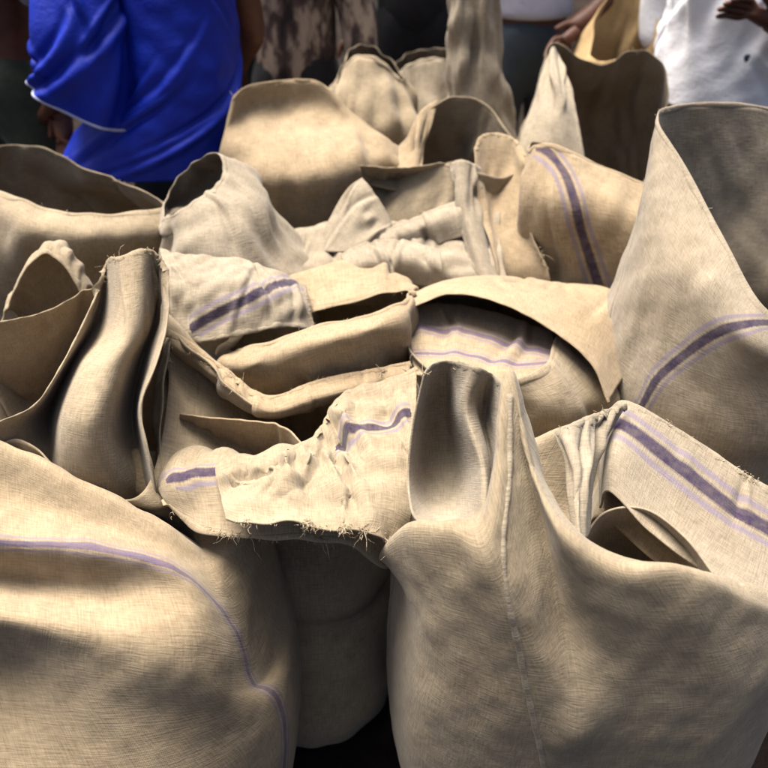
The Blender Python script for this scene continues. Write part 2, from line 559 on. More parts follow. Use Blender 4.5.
SACKS = {}
def sack(key, label, rings, thetas, body, levels, mat='jute_a', seed=1, nu=200, nv=120, amp=0.006, grow=0.02, hold=0.03, pleat=0.008, stripes=(), fray=0, group='open jute sacks standing in a heap', hem=True, iters=45, nfold=16, fold=0.016):
    cx, cy, rx, ry, rot = body
    r = np.random.RandomState(seed)
    R = [list(q) for q in rings]
    for lv in levels:
        z, s = lv[:2]
        R.append(ell(cx, cy + (lv[2] if len(lv) > 2 else 0), z, rx * s, ry * s, thetas, rot))
    root = empty('jute_sack', (cx, cy, 0))
    tag(root, label, 'sack', group)
    X, Lu, Lv = loft(R, nu, nv, True)
    Z = X[..., 2]
    ztop = Z.max()
    up = np.clip((Z - 0.35) / (ztop - 0.35), 0, 1)
    # pleats run down from the neck: short across the cloth, long down it
    tt = np.linspace(0, 1, nv)[:, None]; ss = np.linspace(0, 1, nu, endpoint=False)[None, :]
    pl = np.zeros((nv, nu))
    for _ in range(9):
        f = r.randint(5, 17)
        pl += np.sin(2 * math.pi * (f * ss + r.uniform(-2.5, 2.5) * tt) + r.rand() * 6.28) * np.sin(math.pi * (tt * r.uniform(0.7, 1.6) + r.rand())) 
    disp = pl / 2.2 * pleat * (0.25 + 0.75 * up) + waves(X, r, 14, 0.06, 0.22, (1, 1, 1.6)) * amp * (0.35 + 0.65 * up)
    disp = disp + folds(nv, nu, Lu, Lv, True, r, nfold, fold)
    soft = 0.45 + 0.55 * np.clip(np.arange(nv) / 10.0, 0, 1)[:, None]
    X = X + grid_normals(X, True) * (disp * soft)[..., None]
    X = relax(X, True, grow, hold, iters, waves(X, r, 16, 0.03, 0.09, (1, 1, 1.4)) * 0.0035 * (0.4 + 0.6 * up))
    sheet_object('cloth', X, True, Lu * 0.9, Lv, M[mat], root, stripes)
    if hem:
        hem_object(X[0], X[3], True, root, r, mat=M[mat])
    if fray:
        fray_object(X[0], X[3], root, r, fray)
    SACKS[key] = (root, X)
    return root

def flap(key, rows, mat='jute_a', seed=1, nu=70, nv=70, amp=0.003, grow=0.015, hold=0.05, stripes=(), hem=(), fray=0, name='flap', frayside=None, thick=0.003, iters=40, nfold=7, fold=0.010):
    """a fold of the sack's neck, as a sheet through rows of control points."""
    root = SACKS[key][0]
    r = np.random.RandomState(seed)
    X, Lu, Lv = loft(rows, nu, nv, False)
    disp = waves(X, r, 12, 0.03, 0.12) * amp
    X = X + grid_normals(X, False) * folds(nv, nu, Lu, Lv, False, r, nfold, fold, ln=(0.05, 0.25), wid=(0.007, 0.018))[..., None]
    X = relax(X, False, grow, hold, iters, disp, pin_edge=0, floor=False)
    o = sheet_object(name, X, False, Lu, Lv, M[mat], root, stripes, thick)
    sides = {'top': (X[0], X[3]), 'bottom': (X[-1], X[-4]), 'left': (X[:, 0], X[:, 3]), 'right': (X[:, -1], X[:, -4])}
    for h in hem:
        hem_object(sides[h][0], sides[h][1], False, root, r, 0.006, mat=M[mat])
    if fray:
        fray_object(*sides[frayside or 'top'], root, r, fray)
    return X

T12 = [180, 150, 120, 90, 60, 30, 0, -30, -60, -90, -120, -150]
LV = [(0.60, 1.0), (0.42, 1.05), (0.22, 1.04), (0.07, 0.95), (0.008, 0.8), (0.006, 0.4), (0.006, 0.03)]

# --- front right: gathered ear, side seam and a striped back panel lying over
T14 = [180, 215, 235, 250, 257, 263, 270, 285, 300, 330, 0, 45, 90, 120, 150]
s1_crest = [(0.013, 0.93, 0.6502), (0.026, 0.85, 0.7881), (0.09, 0.8, 0.835), (0.1447, 0.785, 0.8484), (0.1799, 0.95, 0.9744), (0.2023, 0.86, 0.9033), (0.2324, 0.765, 0.8688), (0.3083, 0.73, 0.8336), (0.3992, 0.735, 0.828), (0.5403, 0.78, 0.7237), (0.7023, 0.91, 0.5618), (0.6543, 0.97, 0.7229), (0.4861, 1.02, 0.8272), (0.3896, 1.06, 0.8727), (0.3032, 1.03, 0.6772)]
s1_mid = [(0.0514, 0.95, 0.6287), (0.0619, 0.89, 0.7539), (0.0959, 0.86, 0.7923), (0.1511, 0.9, 0.8101), (0.2019, 1, 0.9167), (0.2419, 0.93, 0.8228), (0.2602, 0.83, 0.828), (0.337, 0.79, 0.7968), (0.4223, 0.78, 0.7837), (0.5832, 0.84, 0.6819), (0.6653, 0.88, 0.6121), (0.5695, 0.85, 0.7468), (0.4576, 0.9, 0.7898), (0.3668, 0.98, 0.8196), (0.3168, 0.99, 0.6462)]
s1_in = [(0.0942, 0.95, 0.5925), (0.0979, 0.92, 0.661), (0.1193, 0.9, 0.6825), (0.1684, 0.92, 0.6838), (0.2337, 1, 0.7818), (0.2645, 0.95, 0.7202), (0.2932, 0.88, 0.704), (0.3754, 0.84, 0.6774), (0.456, 0.82, 0.6829), (0.5418, 0.82, 0.6374), (0.5938, 0.82, 0.6139), (0.5304, 0.8, 0.6845), (0.4146, 0.85, 0.7468), (0.3415, 0.93, 0.7611), (0.3248, 0.95, 0.6287)]
for q in (s1_in, s1_mid, s1_crest):
    for k_ in (11, 12, 13, 14):
        q[k_] = (q[k_][0], q[k_][1] + 0.03, q[k_][2] - 0.045)
sack('front_right', 'big tan sack at front right with side seam and dark purple striped edge', [s1_in, s1_mid, s1_crest], T14,
     (0.345, 0.955, 0.325, 0.255, 0), [(0.62, 0.99), (0.45, 1.03), (0.24, 1.03), (0.07, 0.95), (0.008, 0.8), (0.006, 0.4), (0.006, 0.03)],
     'jute_a', 3, 260, 150, grow=0.006, amp=0.0015, pleat=0.001, fray=0, hem=False, nfold=1, fold=0.004)
ear = [[(0.0588, 1, 0.9677), (0.0707, 1.03, 0.9619), (0.0962, 1.05, 0.9577), (0.1344, 1.01, 0.9734), (0.1653, 1.02, 0.9505), (0.1797, 0.965, 0.9655)],
       [(0.0432, 0.97, 0.8962), (0.0687, 1.05, 0.8562), (0.1023, 1.07, 0.8493), (0.1221, 0.98, 0.9129), (0.1581, 1.03, 0.8753), (0.1772, 0.93, 0.9273)],
       [(0.0359, 0.93, 0.8327), (0.0666, 1.02, 0.7751), (0.1162, 1.03, 0.773), (0.1418, 0.92, 0.8666), (0.1634, 0.97, 0.8241), (0.1693, 0.885, 0.8722)],
       [(0.0405, 0.87, 0.8145), (0.0719, 0.95, 0.7634), (0.11, 0.94, 0.7685), (0.1408, 0.86, 0.8378), (0.1553, 0.89, 0.7994), (0.1584, 0.845, 0.8269)],
       [(0.0585, 0.845, 0.8092), (0.0796, 0.835, 0.8034), (0.1005, 0.83, 0.8045), (0.1289, 0.835, 0.8093), (0.1455, 0.83, 0.7884), (0.153, 0.82, 0.7888)]]
flap('front_right', ear, 'jute_c', 11, 110, 90, amp=0.002, grow=0.01, hem=('top',), fray=20, nfold=4, fold=0.004, hold=0.12)
flap('front_right', [[(0.3646, 1.08, 0.8356), (0.3951, 1.075, 0.8617), (0.4896, 1.03, 0.8253), (0.5683, 0.98, 0.7908), (0.6306, 0.955, 0.763)],
     [(0.3556, 1.05, 0.8093), (0.3768, 1.03, 0.8496), (0.4562, 0.98, 0.8155), (0.5413, 0.93, 0.7654), (0.6139, 0.9, 0.7332)],
     [(0.3498, 1.01, 0.7688), (0.3556, 0.975, 0.8339), (0.4232, 0.925, 0.7867), (0.4966, 0.865, 0.7521), (0.5863, 0.83, 0.711)],
     [(0.3403, 0.95, 0.7463), (0.3433, 0.93, 0.7985), (0.3927, 0.87, 0.7741), (0.4567, 0.815, 0.7532), (0.5551, 0.775, 0.7147)]], 'jute_c', 14, 110, 60, amp=0.002, hem=('top',), fray=120, nfold=3, fold=0.004,
     stripes=[(1.25, [(0.3572, 1.05, 0.8196), (0.372, 1.03, 0.8595), (0.4162, 1, 0.8333), (0.4761, 0.965, 0.7958), (0.5326, 0.93, 0.7696), (0.5762, 0.91, 0.7509), (0.6215, 0.895, 0.7318)])])
flap('front_right', [[(0.291, 0.87, 0.7406), (0.3317, 0.905, 0.7788), (0.3877, 0.895, 0.7966), (0.4293, 0.84, 0.7963), (0.4554, 0.78, 0.7837)],
     [(0.3128, 0.9, 0.6914), (0.351, 0.945, 0.6896), (0.41, 0.94, 0.6946), (0.449, 0.885, 0.7074), (0.4566, 0.79, 0.7562)],
     [(0.3268, 0.9, 0.6365), (0.3702, 0.955, 0.5992), (0.4227, 0.95, 0.5998), (0.4486, 0.89, 0.6384), (0.4508, 0.79, 0.7311)],
     [(0.3297, 0.88, 0.588), (0.3832, 0.94, 0.5155), (0.4279, 0.93, 0.5224), (0.4451, 0.87, 0.5952), (0.4479, 0.78, 0.7173)]], 'jute_c', 15, 70, 60, amp=0.0015, nfold=1, fold=0.002, hold=0.15)
tagp = [[(0.2535, 0.97, 0.8829), (0.28, 0.97, 0.8981), (0.3292, 1.02, 0.8789), (0.3834, 1.05, 0.8761)],
        [(0.2584, 0.93, 0.8716), (0.2713, 0.92, 0.893), (0.3046, 0.95, 0.8645), (0.3395, 1, 0.8232)],
        [(0.2611, 0.88, 0.8482), (0.2668, 0.86, 0.8739), (0.2887, 0.88, 0.8558), (0.3148, 0.93, 0.8067)],
        [(0.2652, 0.82, 0.8186), (0.2677, 0.8, 0.8331), (0.2827, 0.82, 0.8127), (0.3001, 0.86, 0.7882)]]
flap('front_right', tagp, 'jute_c', 12, 60, 60, amp=0.002, hem=('top',), fray=30)
Xf = SACKS['front_right'][1].reshape(-1, 3)
seam_path = snap(polyline([(0.1781, 0.945, 0.971), (0.1724, 0.9, 0.924), (0.1649, 0.85, 0.8755), (0.1594, 0.79, 0.8395), (0.1648, 0.745, 0.7914), (0.181, 0.71, 0.7108), (0.2181, 0.7, 0.5635), (0.2585, 0.7, 0.3883), (0.3044, 0.72, 0.1392)], 40)[0], Xf)
for _ in range(3):
    seam_path[1:-1] = (seam_path[:-2] + 2 * seam_path[1:-1] + seam_path[2:]) / 4
seam_path, _ = polyline(seam_path[::2], 150)
for _ in range(4):
    seam_path[1:-1] = (seam_path[:-2] + 2 * seam_path[1:-1] + seam_path[2:]) / 4
sv, sf = tube_mesh(seam_path + np.array([0, -0.001, 0.0]), 0.0048 + 0.0004 * np.sin(np.arange(150) * 0.9), 8)
seam = link_mesh('seam', sv, sf, M['jute_c'], SACKS['front_right'][0], True, sv[:, 1:] * 0.7, {'stripe': np.ones(len(sv))})

# stitches of the side seam, one by one
for k_ in range(3, 147, 2):
    p_ = seam_path[k_]; t_ = seam_path[k_ + 1] - seam_path[k_ - 1]; t_ /= np.linalg.norm(t_)
    sd2 = np.cross(t_, (0, -1, 0.3)); sd2 /= np.linalg.norm(sd2)
    nn_ = np.cross(sd2, t_); nn_ = nn_ if nn_[1] < 0 else -nn_
    tv, tf = tube_mesh(np.array([p_ - sd2 * 0.0055 - nn_ * 0.001, p_ + nn_ * 0.0040 + t_ * 0.001, p_ + sd2 * 0.0055 + t_ * 0.002 - nn_ * 0.001]), 0.0007, 5)
    o_ = link_mesh('stitch', tv, tf, M['thread'], SACKS['front_right'][0])

# --- front left: slumped shoulder with wide folds
def front_ring(body, z, k, pts):
    """an ellipse ring whose front half (0 .. -150 degrees) is given point by point."""
    cx, cy, rx, ry, rot = body
    R = ell(cx, cy, z, rx * k, ry * k, T12, rot)
    R[6:12] = pts
    return R
b2 = (-0.50, 0.93, 0.325, 0.27, 0)
s2_crest = [(-0.9881, 1.12, 0.7796), (-0.9124, 1.16, 0.7598), (-0.8142, 1.19, 0.7183), (-0.6442, 1.16, 0.6956), (-0.4785, 1.12, 0.6489), (-0.3433, 1.05, 0.6101), (-0.2964, 0.95, 0.6569), (-0.3715, 0.95, 0.729), (-0.4919, 1, 0.7562), (-0.616, 1.05, 0.7861), (-0.7347, 1.07, 0.8038), (-0.8532, 1.08, 0.8107)]
s2_lip = off(s2_crest[:6], 0, 0.02, -0.09) + off(s2_crest[6:], -0.02, 0.05, -0.05)
s2_r2 = front_ring(b2, 0.68, 0.90, [(-0.2734, 0.92, 0.6563), (-0.3531, 0.905, 0.7106), (-0.4796, 0.945, 0.7207), (-0.6074, 0.985, 0.7263), (-0.7434, 1.01, 0.7429), (-0.8546, 1, 0.7818)])
s2_r3 = front_ring(b2, 0.65, 0.94, [(-0.2569, 0.9, 0.6318), (-0.3262, 0.86, 0.7212), (-0.4478, 0.868, 0.7405), (-0.5647, 0.882, 0.743), (-0.6887, 0.9, 0.7587), (-0.8062, 0.9, 0.7692)])
s2_r4 = front_ring(b2, 0.62, 0.96, [(-0.2346, 0.89, 0.5833), (-0.3022, 0.83, 0.689), (-0.4518, 0.862, 0.6611), (-0.5918, 0.887, 0.6465), (-0.7171, 0.89, 0.6547), (-0.8134, 0.86, 0.6927)])
s2_r5 = front_ring(b2, 0.58, 0.98, [(-0.2179, 0.88, 0.5201), (-0.2763, 0.775, 0.648), (-0.418, 0.772, 0.67), (-0.5417, 0.782, 0.6887), (-0.66, 0.79, 0.6922), (-0.7887, 0.8, 0.6733)])
s2_r6 = front_ring(b2, 0.53, 1.0, [(-0.1985, 0.875, 0.444), (-0.263, 0.745, 0.5702), (-0.4208, 0.744, 0.5864), (-0.5755, 0.785, 0.5631), (-0.6968, 0.79, 0.5759), (-0.8074, 0.78, 0.5944)])
sack('front_left', 'plump sack at front left with slumped folds and thin violet stripes', [s2_lip, s2_crest, s2_r2, s2_r3, s2_r4, s2_r5, s2_r6], T12, b2,
     [(0.40, 1.03), (0.24, 1.04), (0.07, 0.95), (0.008, 0.8), (0.006, 0.4), (0.006, 0.03)], 'jute_faint', 5, 280, 190, grow=0.006, amp=0.0015, pleat=0.001, nfold=3, fold=0.005,
     stripes=[(0.62, [(-0.6897, 0.89, 0.7412), (-0.6121, 0.885, 0.7399), (-0.5203, 0.88, 0.7365), (-0.4261, 0.872, 0.7427), (-0.3649, 0.865, 0.7394), (-0.3064, 0.86, 0.7233), (-0.27, 0.86, 0.677), (-0.2516, 0.86, 0.6073), (-0.2347, 0.85, 0.5256), (-0.2155, 0.83, 0.4192), (-0.1989, 0.81, 0.3032), (-0.1818, 0.8, 0.1571)])])

# --- left, behind it: tall twisted neck
sack('twist', 'sack with a tall twisted neck rising at the left edge', [
     [(-0.857, 1.35, 0.8084), (-0.8558, 1.46, 0.769), (-0.7515, 1.47, 0.787), (-0.6545, 1.45, 0.8221), (-0.544, 1.42, 0.8905), (-0.4535, 1.4, 0.8685), (-0.4151, 1.3, 0.7491), (-0.4006, 1.06, 0.7071), (-0.4509, 1, 0.7167), (-0.5393, 1.04, 0.747), (-0.6123, 1.08, 0.7788), (-0.7093, 1.1, 0.7626)]], T12,
     (-0.46, 1.28, 0.25, 0.22, 0), LV, 'jute_a', 6, 160, 90, pleat=0.004, hem=False)
flap('twist', [[(-0.525, 1.37, 0.9257), (-0.5185, 1.4, 0.9541), (-0.4788, 1.36, 0.98), (-0.4451, 1.37, 0.9891), (-0.4199, 1.38, 0.9782), (-0.3972, 1.36, 0.9536)],
     [(-0.5346, 1.24, 0.8977), (-0.5463, 1.36, 0.8516), (-0.4678, 1.24, 0.8977), (-0.4325, 1.255, 0.8989), (-0.4389, 1.38, 0.8466), (-0.3852, 1.26, 0.9021)],
     [(-0.5457, 1.14, 0.8763), (-0.5951, 1.31, 0.784), (-0.5093, 1.16, 0.8709), (-0.4523, 1.16, 0.8668), (-0.4679, 1.33, 0.7754), (-0.3857, 1.16, 0.8791)],
     [(-0.5798, 1.1, 0.8372), (-0.6333, 1.25, 0.7146), (-0.5288, 1.08, 0.8211), (-0.4616, 1.065, 0.8224), (-0.4876, 1.27, 0.6875), (-0.4055, 1.1, 0.8268)],
     [(-0.6357, 1.08, 0.817), (-0.602, 1.12, 0.7239), (-0.5479, 1.06, 0.7071), (-0.468, 1.04, 0.7024), (-0.4415, 1.13, 0.6569), (-0.3852, 1.04, 0.7426)],
     [(-0.6934, 1.05, 0.803), (-0.6241, 1.1, 0.6477), (-0.6058, 1.1, 0.5215), (-0.5074, 1.08, 0.5157), (-0.4521, 1.12, 0.501), (-0.3988, 1.06, 0.5625)]], 'jute_a', 21, 140, 110, amp=0.0025, hold=0.12, hem=('top', 'left', 'right'), fray=60, nfold=10, fold=0.007)
flap('twist', [[(-0.7864, 1.31, 0.8595), (-0.7088, 1.31, 0.8724), (-0.6302, 1.33, 0.8821), (-0.535, 1.4, 0.9076)],
     [(-0.8193, 1.35, 0.7385), (-0.72, 1.34, 0.7641), (-0.6408, 1.36, 0.7976), (-0.5637, 1.42, 0.8302)],
     [(-0.9192, 1.4, 0.4637), (-0.8082, 1.4, 0.5066), (-0.7206, 1.41, 0.5679), (-0.6058, 1.43, 0.6845)]], 'jute_b', 22, 60, 50, hem=('top',), nfold=2)
hump = [(-0.7912, 1.47, 0.7775), (-0.7513, 1.49, 0.8485), (-0.7194, 1.51, 0.8904), (-0.6821, 1.52, 0.9079), (-0.6483, 1.51, 0.8814), (-0.6178, 1.49, 0.8229)]
flap('twist', [hump, off(hump, 0.0, 0.035, 0.008), off(hump, 0.0, 0.07, -0.03), off(hump, 0.0, 0.085, -0.14)], 'jute_a', 23, 60, 40, hem=('top',))

# --- centre: mouth open to the front, frayed cuff turned out
b4 = (-0.18, 1.33, 0.20, 0.20, 0)
s4_edge = [(-0.3915, 1.1, 0.7134), (-0.4055, 1.34, 0.8191), (-0.3102, 1.25, 0.8016), (-0.2142, 1.19, 0.7662), (-0.0998, 1.24, 0.7682), (0.0397, 1.29, 0.7791), (0.045, 1.12, 0.7687), (0.0156, 0.91, 0.7098), (-0.0508, 0.885, 0.7694), (-0.1247, 0.885, 0.7838), (-0.2245, 0.9, 0.7733), (-0.3185, 0.94, 0.73)]
s4_crest = [(-0.4069, 1.11, 0.6745), (-0.4273, 1.37, 0.768), (-0.332, 1.3, 0.7374), (-0.2317, 1.25, 0.7098), (-0.1054, 1.3, 0.7064), (0.0517, 1.34, 0.7093), (0.0497, 1.13, 0.7157), (0.0296, 1.02, 0.7471), (-0.062, 1.01, 0.8108), (-0.1379, 1.035, 0.8274), (-0.2503, 1.03, 0.8191), (-0.349, 1.04, 0.7731)]
s4_neck = [(-0.37, 1.18, 0.69), (-0.36, 1.32, 0.69), (-0.30, 1.38, 0.66), (-0.19, 1.40, 0.64), (-0.08, 1.38, 0.66), (-0.01, 1.33, 0.68), (0.01, 1.25, 0.66), (-0.01, 1.18, 0.66), (-0.08, 1.15, 0.67), (-0.16, 1.14, 0.67), (-0.25, 1.15, 0.67), (-0.33, 1.18, 0.67)]
for q in (s4_edge, s4_crest):
    for k_ in range(7, 12):
        q[k_] = (q[k_][0], q[k_][1] + 0.02, q[k_][2] - (0.03 if k_ == 11 else 0.06))
sack('centre', 'sack in the middle with a ragged cuff turned out over its dark front', [s4_edge, s4_crest, s4_neck], T12, b4, [(0.52, 0.88), (0.42, 0.96, -0.03), (0.34, 0.98, -0.06), (0.295, 0.91, -0.07), (0.25, 0.98, -0.10), (0.12, 1.03, -0.14), (0.04, 0.97, -0.15), (0.008, 0.85, -0.15), (0.006, 0.4, -0.15), (0.006, 0.03, -0.15)], 'jute_a', 8, 220, 130, amp=0.006, pleat=0.004,
     stripes=[[(-0.3841, 1.02, 0.7514), (-0.3559, 1.02, 0.7644), (-0.3144, 1.02, 0.7815), (-0.2874, 1.02, 0.7899)]], fray=420)
flap('centre', [[(-0.4135, 1.35, 0.8309), (-0.3695, 1.33, 0.8164), (-0.2955, 1.27, 0.797), (-0.2121, 1.22, 0.769), (-0.1192, 1.26, 0.7768), (0.0496, 1.31, 0.784)],
     [(-0.4086, 1.33, 0.8096), (-0.3572, 1.3, 0.7951), (-0.2927, 1.24, 0.7795), (-0.2082, 1.18, 0.7602), (-0.1081, 1.22, 0.7644), (0.0491, 1.28, 0.7676)],
     [(-0.4102, 1.34, 0.7873), (-0.3632, 1.32, 0.7635), (-0.302, 1.28, 0.7351), (-0.2197, 1.24, 0.7031), (-0.1082, 1.28, 0.7066), (0.0509, 1.32, 0.7257)]], 'jute_b', 31, 110, 30, amp=0.0015, hem=('top',), fray=80)
flap('centre', [[(-0.271, 1.02, 0.7644), (-0.2214, 1.04, 0.7645), (-0.1649, 1.06, 0.7736), (-0.122, 1.09, 0.7751), (-0.0802, 1.215, 0.7703), (-0.0166, 1.245, 0.7805), (0.06, 1.28, 0.7881)],
     [(-0.2682, 0.99, 0.7736), (-0.2162, 0.995, 0.7735), (-0.1605, 1.005, 0.7817), (-0.107, 1.02, 0.7815), (-0.0547, 1.11, 0.7809), (-0.0035, 1.14, 0.7839), (0.0565, 1.17, 0.7877)],
     [(-0.2578, 0.96, 0.7795), (-0.2044, 0.95, 0.7844), (-0.1484, 0.95, 0.7885), (-0.0914, 0.952, 0.7867), (-0.0383, 1, 0.786), (0.0064, 1.01, 0.79), (0.0485, 1.02, 0.7857)],
     [(-0.2479, 0.93, 0.7821), (-0.1995, 0.915, 0.7879), (-0.1416, 0.91, 0.7885), (-0.0813, 0.905, 0.7809), (-0.0288, 0.91, 0.7761), (0.0092, 0.92, 0.7581), (0.0374, 0.925, 0.7339)],
     [(-0.2357, 0.89, 0.781), (-0.1899, 0.875, 0.7875), (-0.1352, 0.875, 0.7916), (-0.0795, 0.87, 0.7802), (-0.0327, 0.878, 0.7681), (0.0015, 0.885, 0.7399), (0.0249, 0.9, 0.7004)]], 'jute_a', 32, 170, 120, amp=0.006, grow=0.06, hold=0.018, hem=('top',), fray=330, frayside='bottom',
     stripes=[[(-0.0824, 1.08, 0.7788), (-0.0408, 1.1, 0.7844), (0.0452, 1.14, 0.7839)]], nfold=24, fold=0.015)
flap('centre', [[(-0.3788, 1.22, 0.7277), (-0.3072, 1.19, 0.7413), (-0.2391, 1.165, 0.7537), (-0.1724, 1.13, 0.7652), (-0.1206, 1.06, 0.7606)],
     [(-0.4068, 1.27, 0.6306), (-0.3328, 1.24, 0.6447), (-0.2577, 1.21, 0.6593), (-0.1808, 1.16, 0.6862), (-0.1277, 1.08, 0.7169)],
     [(-0.4273, 1.29, 0.5163), (-0.3494, 1.26, 0.5346), (-0.2707, 1.23, 0.5506), (-0.191, 1.19, 0.5812), (-0.1327, 1.1, 0.6477)]], 'jute_b', 34, 70, 50, amp=0.003, nfold=5, fold=0.007)
# --- right: tall sack with the mouth gaping to the right
b5 = (0.79, 1.46, 0.325, 0.285, 0)
sack('right_tall', 'tall sack at the right edge with gaping mouth and curved violet stripes', [
     [(0.5456, 1.65, 1.1388), (0.5981, 1.73, 1.1409), (0.7132, 1.8, 1.1288), (0.8534, 1.85, 1.1034), (1.0064, 1.85, 1.0543), (1.0971, 1.75, 0.9755), (1.0698, 1.6, 0.9013), (0.9284, 1.42, 0.8795), (0.7478, 1.28, 0.8986), (0.6599, 1.255, 0.9375), (0.6134, 1.39, 1.0155), (0.5777, 1.54, 1.0865)],
     [(0.5127, 1.55, 0.9901), (0.5909, 1.7, 0.9494), (0.7556, 1.78, 0.9164), (0.8865, 1.8, 0.9082), (1.0605, 1.8, 0.8836), (1.168, 1.7, 0.8299), (1.0923, 1.5, 0.8126), (0.9242, 1.33, 0.8209), (0.7287, 1.21, 0.8648), (0.6306, 1.2, 0.8918), (0.5554, 1.29, 0.9299), (0.5124, 1.42, 0.965)]],
     T12, b5, [(0.74, 1.0)] + LV, 'jute_c', 9, 220, 140, grow=0.008, amp=0.002, pleat=0.0015, nfold=5, fold=0.008, stripes=[(0.7, [(0.4501, 1.27, 0.6802), (0.4614, 1.24, 0.7727), (0.488, 1.22, 0.8371), (0.5401, 1.2, 0.8958), (0.5968, 1.2, 0.9239), (0.6569, 1.22, 0.9378), (0.7867, 1.26, 0.9185)])], fray=80)

# --- middle right: mouth facing the camera under a drooping top edge
b6 = (0.27, 1.48, 0.215, 0.22, 0)
sack('middle_right', 'sack with drooping upper edge and violet stripes inside, behind the gathered front sack', [
     [(0.0492, 1.45, 0.7822), (0.0473, 1.55, 0.7798), (0.1463, 1.62, 0.7835), (0.2624, 1.66, 0.7749), (0.4, 1.66, 0.7596), (0.5089, 1.62, 0.7609), (0.3982, 1.47, 0.7581), (0.3437, 1.4, 0.7819), (0.3058, 1.3, 0.7815), (0.2116, 1.23, 0.7887), (0.121, 1.24, 0.7907), (0.0542, 1.34, 0.7873)],
     [(0.06, 1.45, 0.72), (0.07, 1.58, 0.74), (0.14, 1.67, 0.73), (0.26, 1.70, 0.72), (0.38, 1.69, 0.72), (0.47, 1.62, 0.72), (0.485, 1.47, 0.70), (0.45, 1.33, 0.70), (0.37, 1.26, 0.70), (0.27, 1.235, 0.72), (0.16, 1.25, 0.72), (0.075, 1.32, 0.72)]],
     T12, b6, LV, 'jute_a', 10, 180, 110, amp=0.004, pleat=0.004)
flap('middle_right', [[(0.0423, 1.52, 0.787), (0.1402, 1.53, 0.7862), (0.2436, 1.5, 0.7791), (0.3484, 1.46, 0.7593)],
     [(0.0483, 1.41, 0.7757), (0.1427, 1.41, 0.7805), (0.2411, 1.39, 0.7764), (0.3422, 1.38, 0.7663)],
     [(0.0608, 1.29, 0.7676), (0.1325, 1.26, 0.7723), (0.2154, 1.25, 0.7702), (0.313, 1.3, 0.7677)]], 'jute_faint', 42, 70, 60, amp=0.005, grow=0.03, nfold=6, fold=0.008,
     stripes=[(0.8, [(0.0327, 1.44, 0.7763), (0.144, 1.43, 0.7824), (0.2409, 1.39, 0.7788), (0.3468, 1.36, 0.7651)]), (0.5, [(0.0414, 1.36, 0.7651), (0.1489, 1.35, 0.7669), (0.243, 1.32, 0.7681), (0.342, 1.33, 0.7614)])])
flap('middle_right', [[(0.0433, 1.57, 0.7834), (0.1466, 1.63, 0.7907), (0.2632, 1.67, 0.7798), (0.4015, 1.67, 0.7619), (0.5153, 1.63, 0.763), (0.5627, 1.55, 0.7096)],
     [(0.0458, 1.51, 0.8165), (0.1387, 1.54, 0.8334), (0.2438, 1.54, 0.8334), (0.3566, 1.5, 0.8174), (0.4583, 1.47, 0.787), (0.5119, 1.42, 0.7162)],
     [(0.0522, 1.44, 0.8278), (0.1319, 1.45, 0.8542), (0.227, 1.41, 0.8562), (0.3223, 1.37, 0.8211), (0.3959, 1.32, 0.7773), (0.4285, 1.27, 0.7187)]], 'jute_b', 41, 100, 50, amp=0.0025, hem=('bottom',))

# --- middle: low sack with a slit mouth
b7 = (-0.135, 1.57, 0.20, 0.20, 0)
sack('middle', 'low sack with a slit mouth right behind the ragged-cuff sack', [
     [(-0.3102, 1.45, 0.7338), (-0.2622, 1.53, 0.7518), (-0.151, 1.5, 0.784), (-0.0662, 1.49, 0.8111), (0.0021, 1.49, 0.8322), (0.0494, 1.5, 0.8361), (0.0484, 1.46, 0.8441), (0.0274, 1.41, 0.8539), (-0.0618, 1.375, 0.8406), (-0.1576, 1.355, 0.8279), (-0.2608, 1.375, 0.7789), (-0.3095, 1.41, 0.7422)],
     [(-0.3424, 1.5, 0.7022), (-0.2871, 1.6, 0.7416), (-0.1883, 1.65, 0.7902), (-0.0887, 1.69, 0.7999), (0.0023, 1.66, 0.79), (0.0614, 1.6, 0.7868), (0.0617, 1.48, 0.8121), (0.0464, 1.37, 0.8301), (-0.0519, 1.295, 0.8383), (-0.1457, 1.275, 0.8248), (-0.2592, 1.3, 0.7723), (-0.3395, 1.4, 0.7147)]],
     T12, b7, LV, 'jute_b', 12, 180, 100, amp=0.004, pleat=0.004, fray=60)

